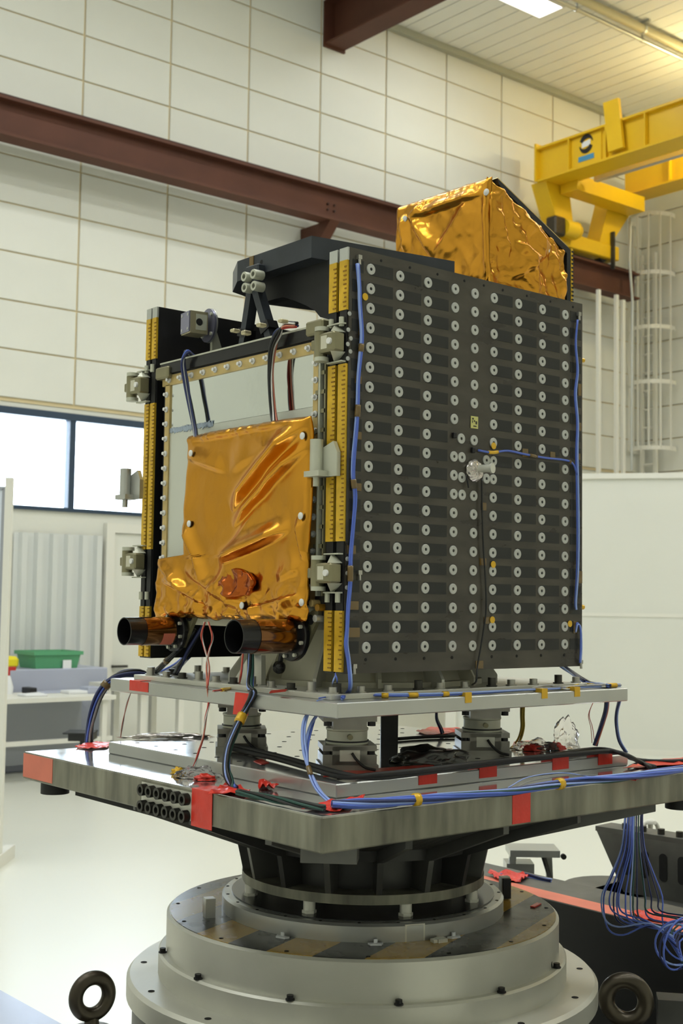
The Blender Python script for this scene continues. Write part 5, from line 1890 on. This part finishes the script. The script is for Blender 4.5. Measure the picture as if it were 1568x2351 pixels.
# cable along the raised plate edge
cable('edge_cable', 'light blue cable taped along the raised plate edge', lay([(840, 1596), (900, 1597), (980, 1595), (1080, 1591), (1180, 1585), (1260, 1581), (1340, 1576), (1425, 1573)], ZU + .0062), [('wire_sky', .0024), ('wire_blue', .002), ('wire_grey', .0016)], .003, .6, tabs=[('kapton_bright', .10, .13, .006), ('kapton_bright', .22, .25, .006), ('kapton_bright', .34, .37, .006), ('kapton_bright', .95, .99, .006)])
cable('white_wires', 'white and yellow wires tangled on the far corner of the raised plate', lay([(1225, 1582), (1260, 1577), (1300, 1580), (1340, 1573), (1390, 1575)], ZU + .006), [('wire_white', .002), ('wire_yellow', .002), ('wire_white', .0018)], .006, 1.5, cat='wires')
for (a, lb) in ((1075, 'middle of'), (1250, 'white wires on'), (1325, 'far end of')):
    p = PY(a, 1600, PY0_)
    bm = box(p.x - .010, p.x + .010, PY0_ - .0012, PY0_, ZU - .014, ZU)
    bx(bm, p.x - .010, p.x + .010, PY0_ - .001, PY0_ + .02, ZU, ZU + .009)
    tag(obj('amber_tape', bm, 'kapton_bright'), 'amber tape tab over the ' + lb + ' the raised plate edge' if 'white' not in lb else 'amber tape tab beside the white wires on the raised plate edge', 'tape')
cable('corner_harness', 'dark blue harness leaving the lower far corner of the panel', [V((SW - .05, .06, 1.52)), V((SW - .02, .03, 1.49))] + lay([(1340, 1562), (1375, 1572), (1400, 1575)], ZU + .006), [('wire_black', .003), ('wire_navy', .003), ('wire_sky', .0022), ('wire_blue', .002)], .006, .4)
# hanging bundles between the plates at the far side
da = depth(PZ(1395, 1574, ZU)) + .15
for n, (pix, st, sp, lb) in enumerate((
        ([(1395, 1600), (1392, 1630), (1384, 1660), (1372, 1695), (1366, 1712)], [('wire_navy', .0042), ('wire_black', .004), ('wire_navy', .0036), ('wire_salmon', .002)], .005, 'dark blue harness hanging from the far corner of the raised plate'),
        ([(1425, 1600), (1416, 1635), (1415, 1665), (1422, 1700), (1438, 1728)], [('wire_navy', .0028), ('wire_grey', .0028), ('wire_sky', .0022)], .0045, 'thin blue grey harness bowing outward at the far corner'),
        ([(1200, 1615), (1199, 1645), (1200, 1670), (1193, 1695), (1185, 1708)], [('wire_yellow', .003), ('wire_yellow', .0028), ('wire_black', .0026), ('wire_yellow', .0026)], .0055, 'yellowish wire bundle hanging between the plates behind the sensor'),
        ([(1365, 1605), (1352, 1640), (1358, 1670), (1362, 1705)], [('wire_salmon', .001), ('wire_red', .001)], .006, 'fine red wires hanging beside the dark far harness'),
        ([(1003, 1625), (1003, 1650), (1012, 1672), (1016, 1684)], [('wire_navy', .004), ('wire_black', .0036)], .004, 'short dark harness hanging behind the support post'))):
    dd = (3.3, 3.3, 3.35, 3.3, 3.55)[n]
    pts_ = pth(pix, dd, dd + .02)
    e_ = PZ(*pix[-1], ZT + .005 if n == 1 else ZA + .004)
    s_ = 1.0
    pts_ = pth(pix, depth(e_), depth(e_))
    cable('hanging_harness', lb, pts_, st, sp, .3)
# blue wires hanging from the table underside toward the floor cables at the right
ex = depth(PZ(1450, 2150, ZS))
for n in range(15):
    x0 = 1434 + n * 3 + random.uniform(-2, 2)
    xm = 1376 + n * 10 + random.uniform(-6, 6)
    yb_ = 2085 + random.uniform(-20, 30)
    pix = [(x0 + 4, 1835), (x0, 1886), (x0 - 8 + n, 1950), ((x0 * .4 + xm * .6), 2010), (xm, 2060), (xm + 8, yb_ + 20), (xm + 40 + 4 * n, yb_ + 38), (1490 + n * 5, 2120 + n * 3), (1545 + n * 3, 2150 + 8 * n)]
    wc = random.choice(['wire_blue', 'wire_blue', 'wire_navy', 'wire_green', 'wire_sky'])
    wn = {'wire_blue': 'bright blue', 'wire_navy': 'dark navy', 'wire_green': 'dark green', 'wire_sky': 'pale sky blue'}[wc]
    cable('hanging_wire', 'thin ' + wn + ' wire drooping from the table underside past the taped side frame', pth(pix, depth(PY(1450, 1886, TY0 + .3)), 2.95), [(wc, .0022)], group=wn + ' wires drooping by the side frame', cat='wire')
rc_ = PD(1560, 2165, 2.95)
o = thing('wire_coil', 'coil of blue wire hanging by the side frame', 'wire coil', rc_ - V((0, 0, .06)))
for k in range(5):
    obj('loop', torus(B(), rc_ + V((random.uniform(-.008, .008), random.uniform(-.008, .008), random.uniform(-.006, .006))), V((math.cos(CYAW + .3 * k - .5), math.sin(CYAW + .3 * k - .5), .15)), .045 + .004 * k, .0024, 32, 6), ['wire_blue', 'wire_sky', 'wire_blue', 'wire_navy', 'wire_blue'][k], o, smooth=True)
# blue cable end on the frame by the red tape knot
cable('frame_cable', 'flat blue cables lying on the back end of the side frame', lay([(1150, 2010), (1200, 2008), (1240, 2017), (1265, 2022)], ZS + .004), [('wire_blue', .004), ('wire_sky', .0036), ('wire_navy', .004)], .006, .3)
# ================================================================== BAGS


def bag(name, label, px_, py_, z, rx, ry, h, m_, seed, rot=CYAW, flat=False):
    bm = B()
    c = PZ(px_, py_, z)
    bmesh.ops.create_icosphere(bm, subdivisions=4, radius=1)
    ax = V((math.sin(rot), -math.cos(rot), 0))
    ay = V((math.cos(rot), math.sin(rot), 0))
    for v in bm.verts:
        p = v.co.copy()
        k_ = 1 + .45 * noise.noise(p * 2.2 + V((seed, 0, 0))) + .28 * (.5 - abs(noise.noise(p * 5 + V((0, seed, 0))))) + .12 * noise.noise(p * 11 + V((seed, 3, 0)))
        q = p * k_
        zz = max(0.0, q.z)
        v.co = c + ax * q.x * rx + ay * q.y * ry + V((0, 0, zz * h + .001))
    return tag(obj(name, bm, m_, smooth=True), label, 'bag')


bag('plastic_bag', 'crumpled black plastic bag on the polished plate', 990, 1752, ZA, .085, .035, .030, 'plastic_black', 2.2)
bag('plastic_bag', 'crumpled clear plastic bag standing up beside the yellowish wires', 1300, 1716, ZA, .030, .022, .062, 'plastic_clear', 5.1)
bag('plastic_bag', 'clear plastic bag with red contents beside the force sensor', 1232, 1722, ZA, .055, .028, .022, 'plastic_clear', 8.4)
bag('tape_scrap', 'crumpled red tape scraps inside the clear bag', 1225, 1724, ZA, .024, .014, .014, 'red_tape', 1.4)
bag('tape_scrap', 'red tape scrap at the foot of the standing clear bag', 1272, 1722, ZA, .024, .012, .016, 'red_tape', 3.4)
bag('foil_packet', 'flat silvery foil packet lying on the polished plate', 385, 1694, ZA, .10, .022, .010, 'plastic_silver', 4.4, rot=CYAW + .25)
bag('plastic_bag', 'small clear bag of red wires beside the folded red tape', 455, 1786, ZT, .042, .022, .022, 'plastic_clear', 7.7)
bag('wire_nest', 'tangled yellow tape end beside the small clear bag', 410, 1777, ZT, .016, .010, .012, 'kapton_bright', 9.1)
bag('tape_scrap', 'crumpled red tape lump inside the small clear bag', 470, 1792, ZT, .022, .013, .012, 'red_tape', 6.3)
# black stool beyond the left table corner, in front of the workbench
p = PD(190, 1690, 11.2)
t = thing('black_stool', 'black stool standing by the workbench beyond the table corner', 'stool', (p.x, p.y, 0))
obj('seat', obox(B(), p, d2, n2, UPV, .10, .14, .03), 'black', t)
obj('seat_board', obox(B(), p + V((0, 0, .035)) - d2 * .02, d2, n2, UPV, .125, .15, .006), 'rubber', t)
obj('post', cyl(B(), V((p.x, p.y, .03)), V((p.x, p.y, p.z - .03)), .025, 12), 'black', t)
obj('base', lathe(B(), [(.0, 0), (.18, 0), (.18, .012), (.03, .03), (.0, .03)], V((p.x, p.y, 0)), seg=28, closed=False), 'black', t, smooth=40)
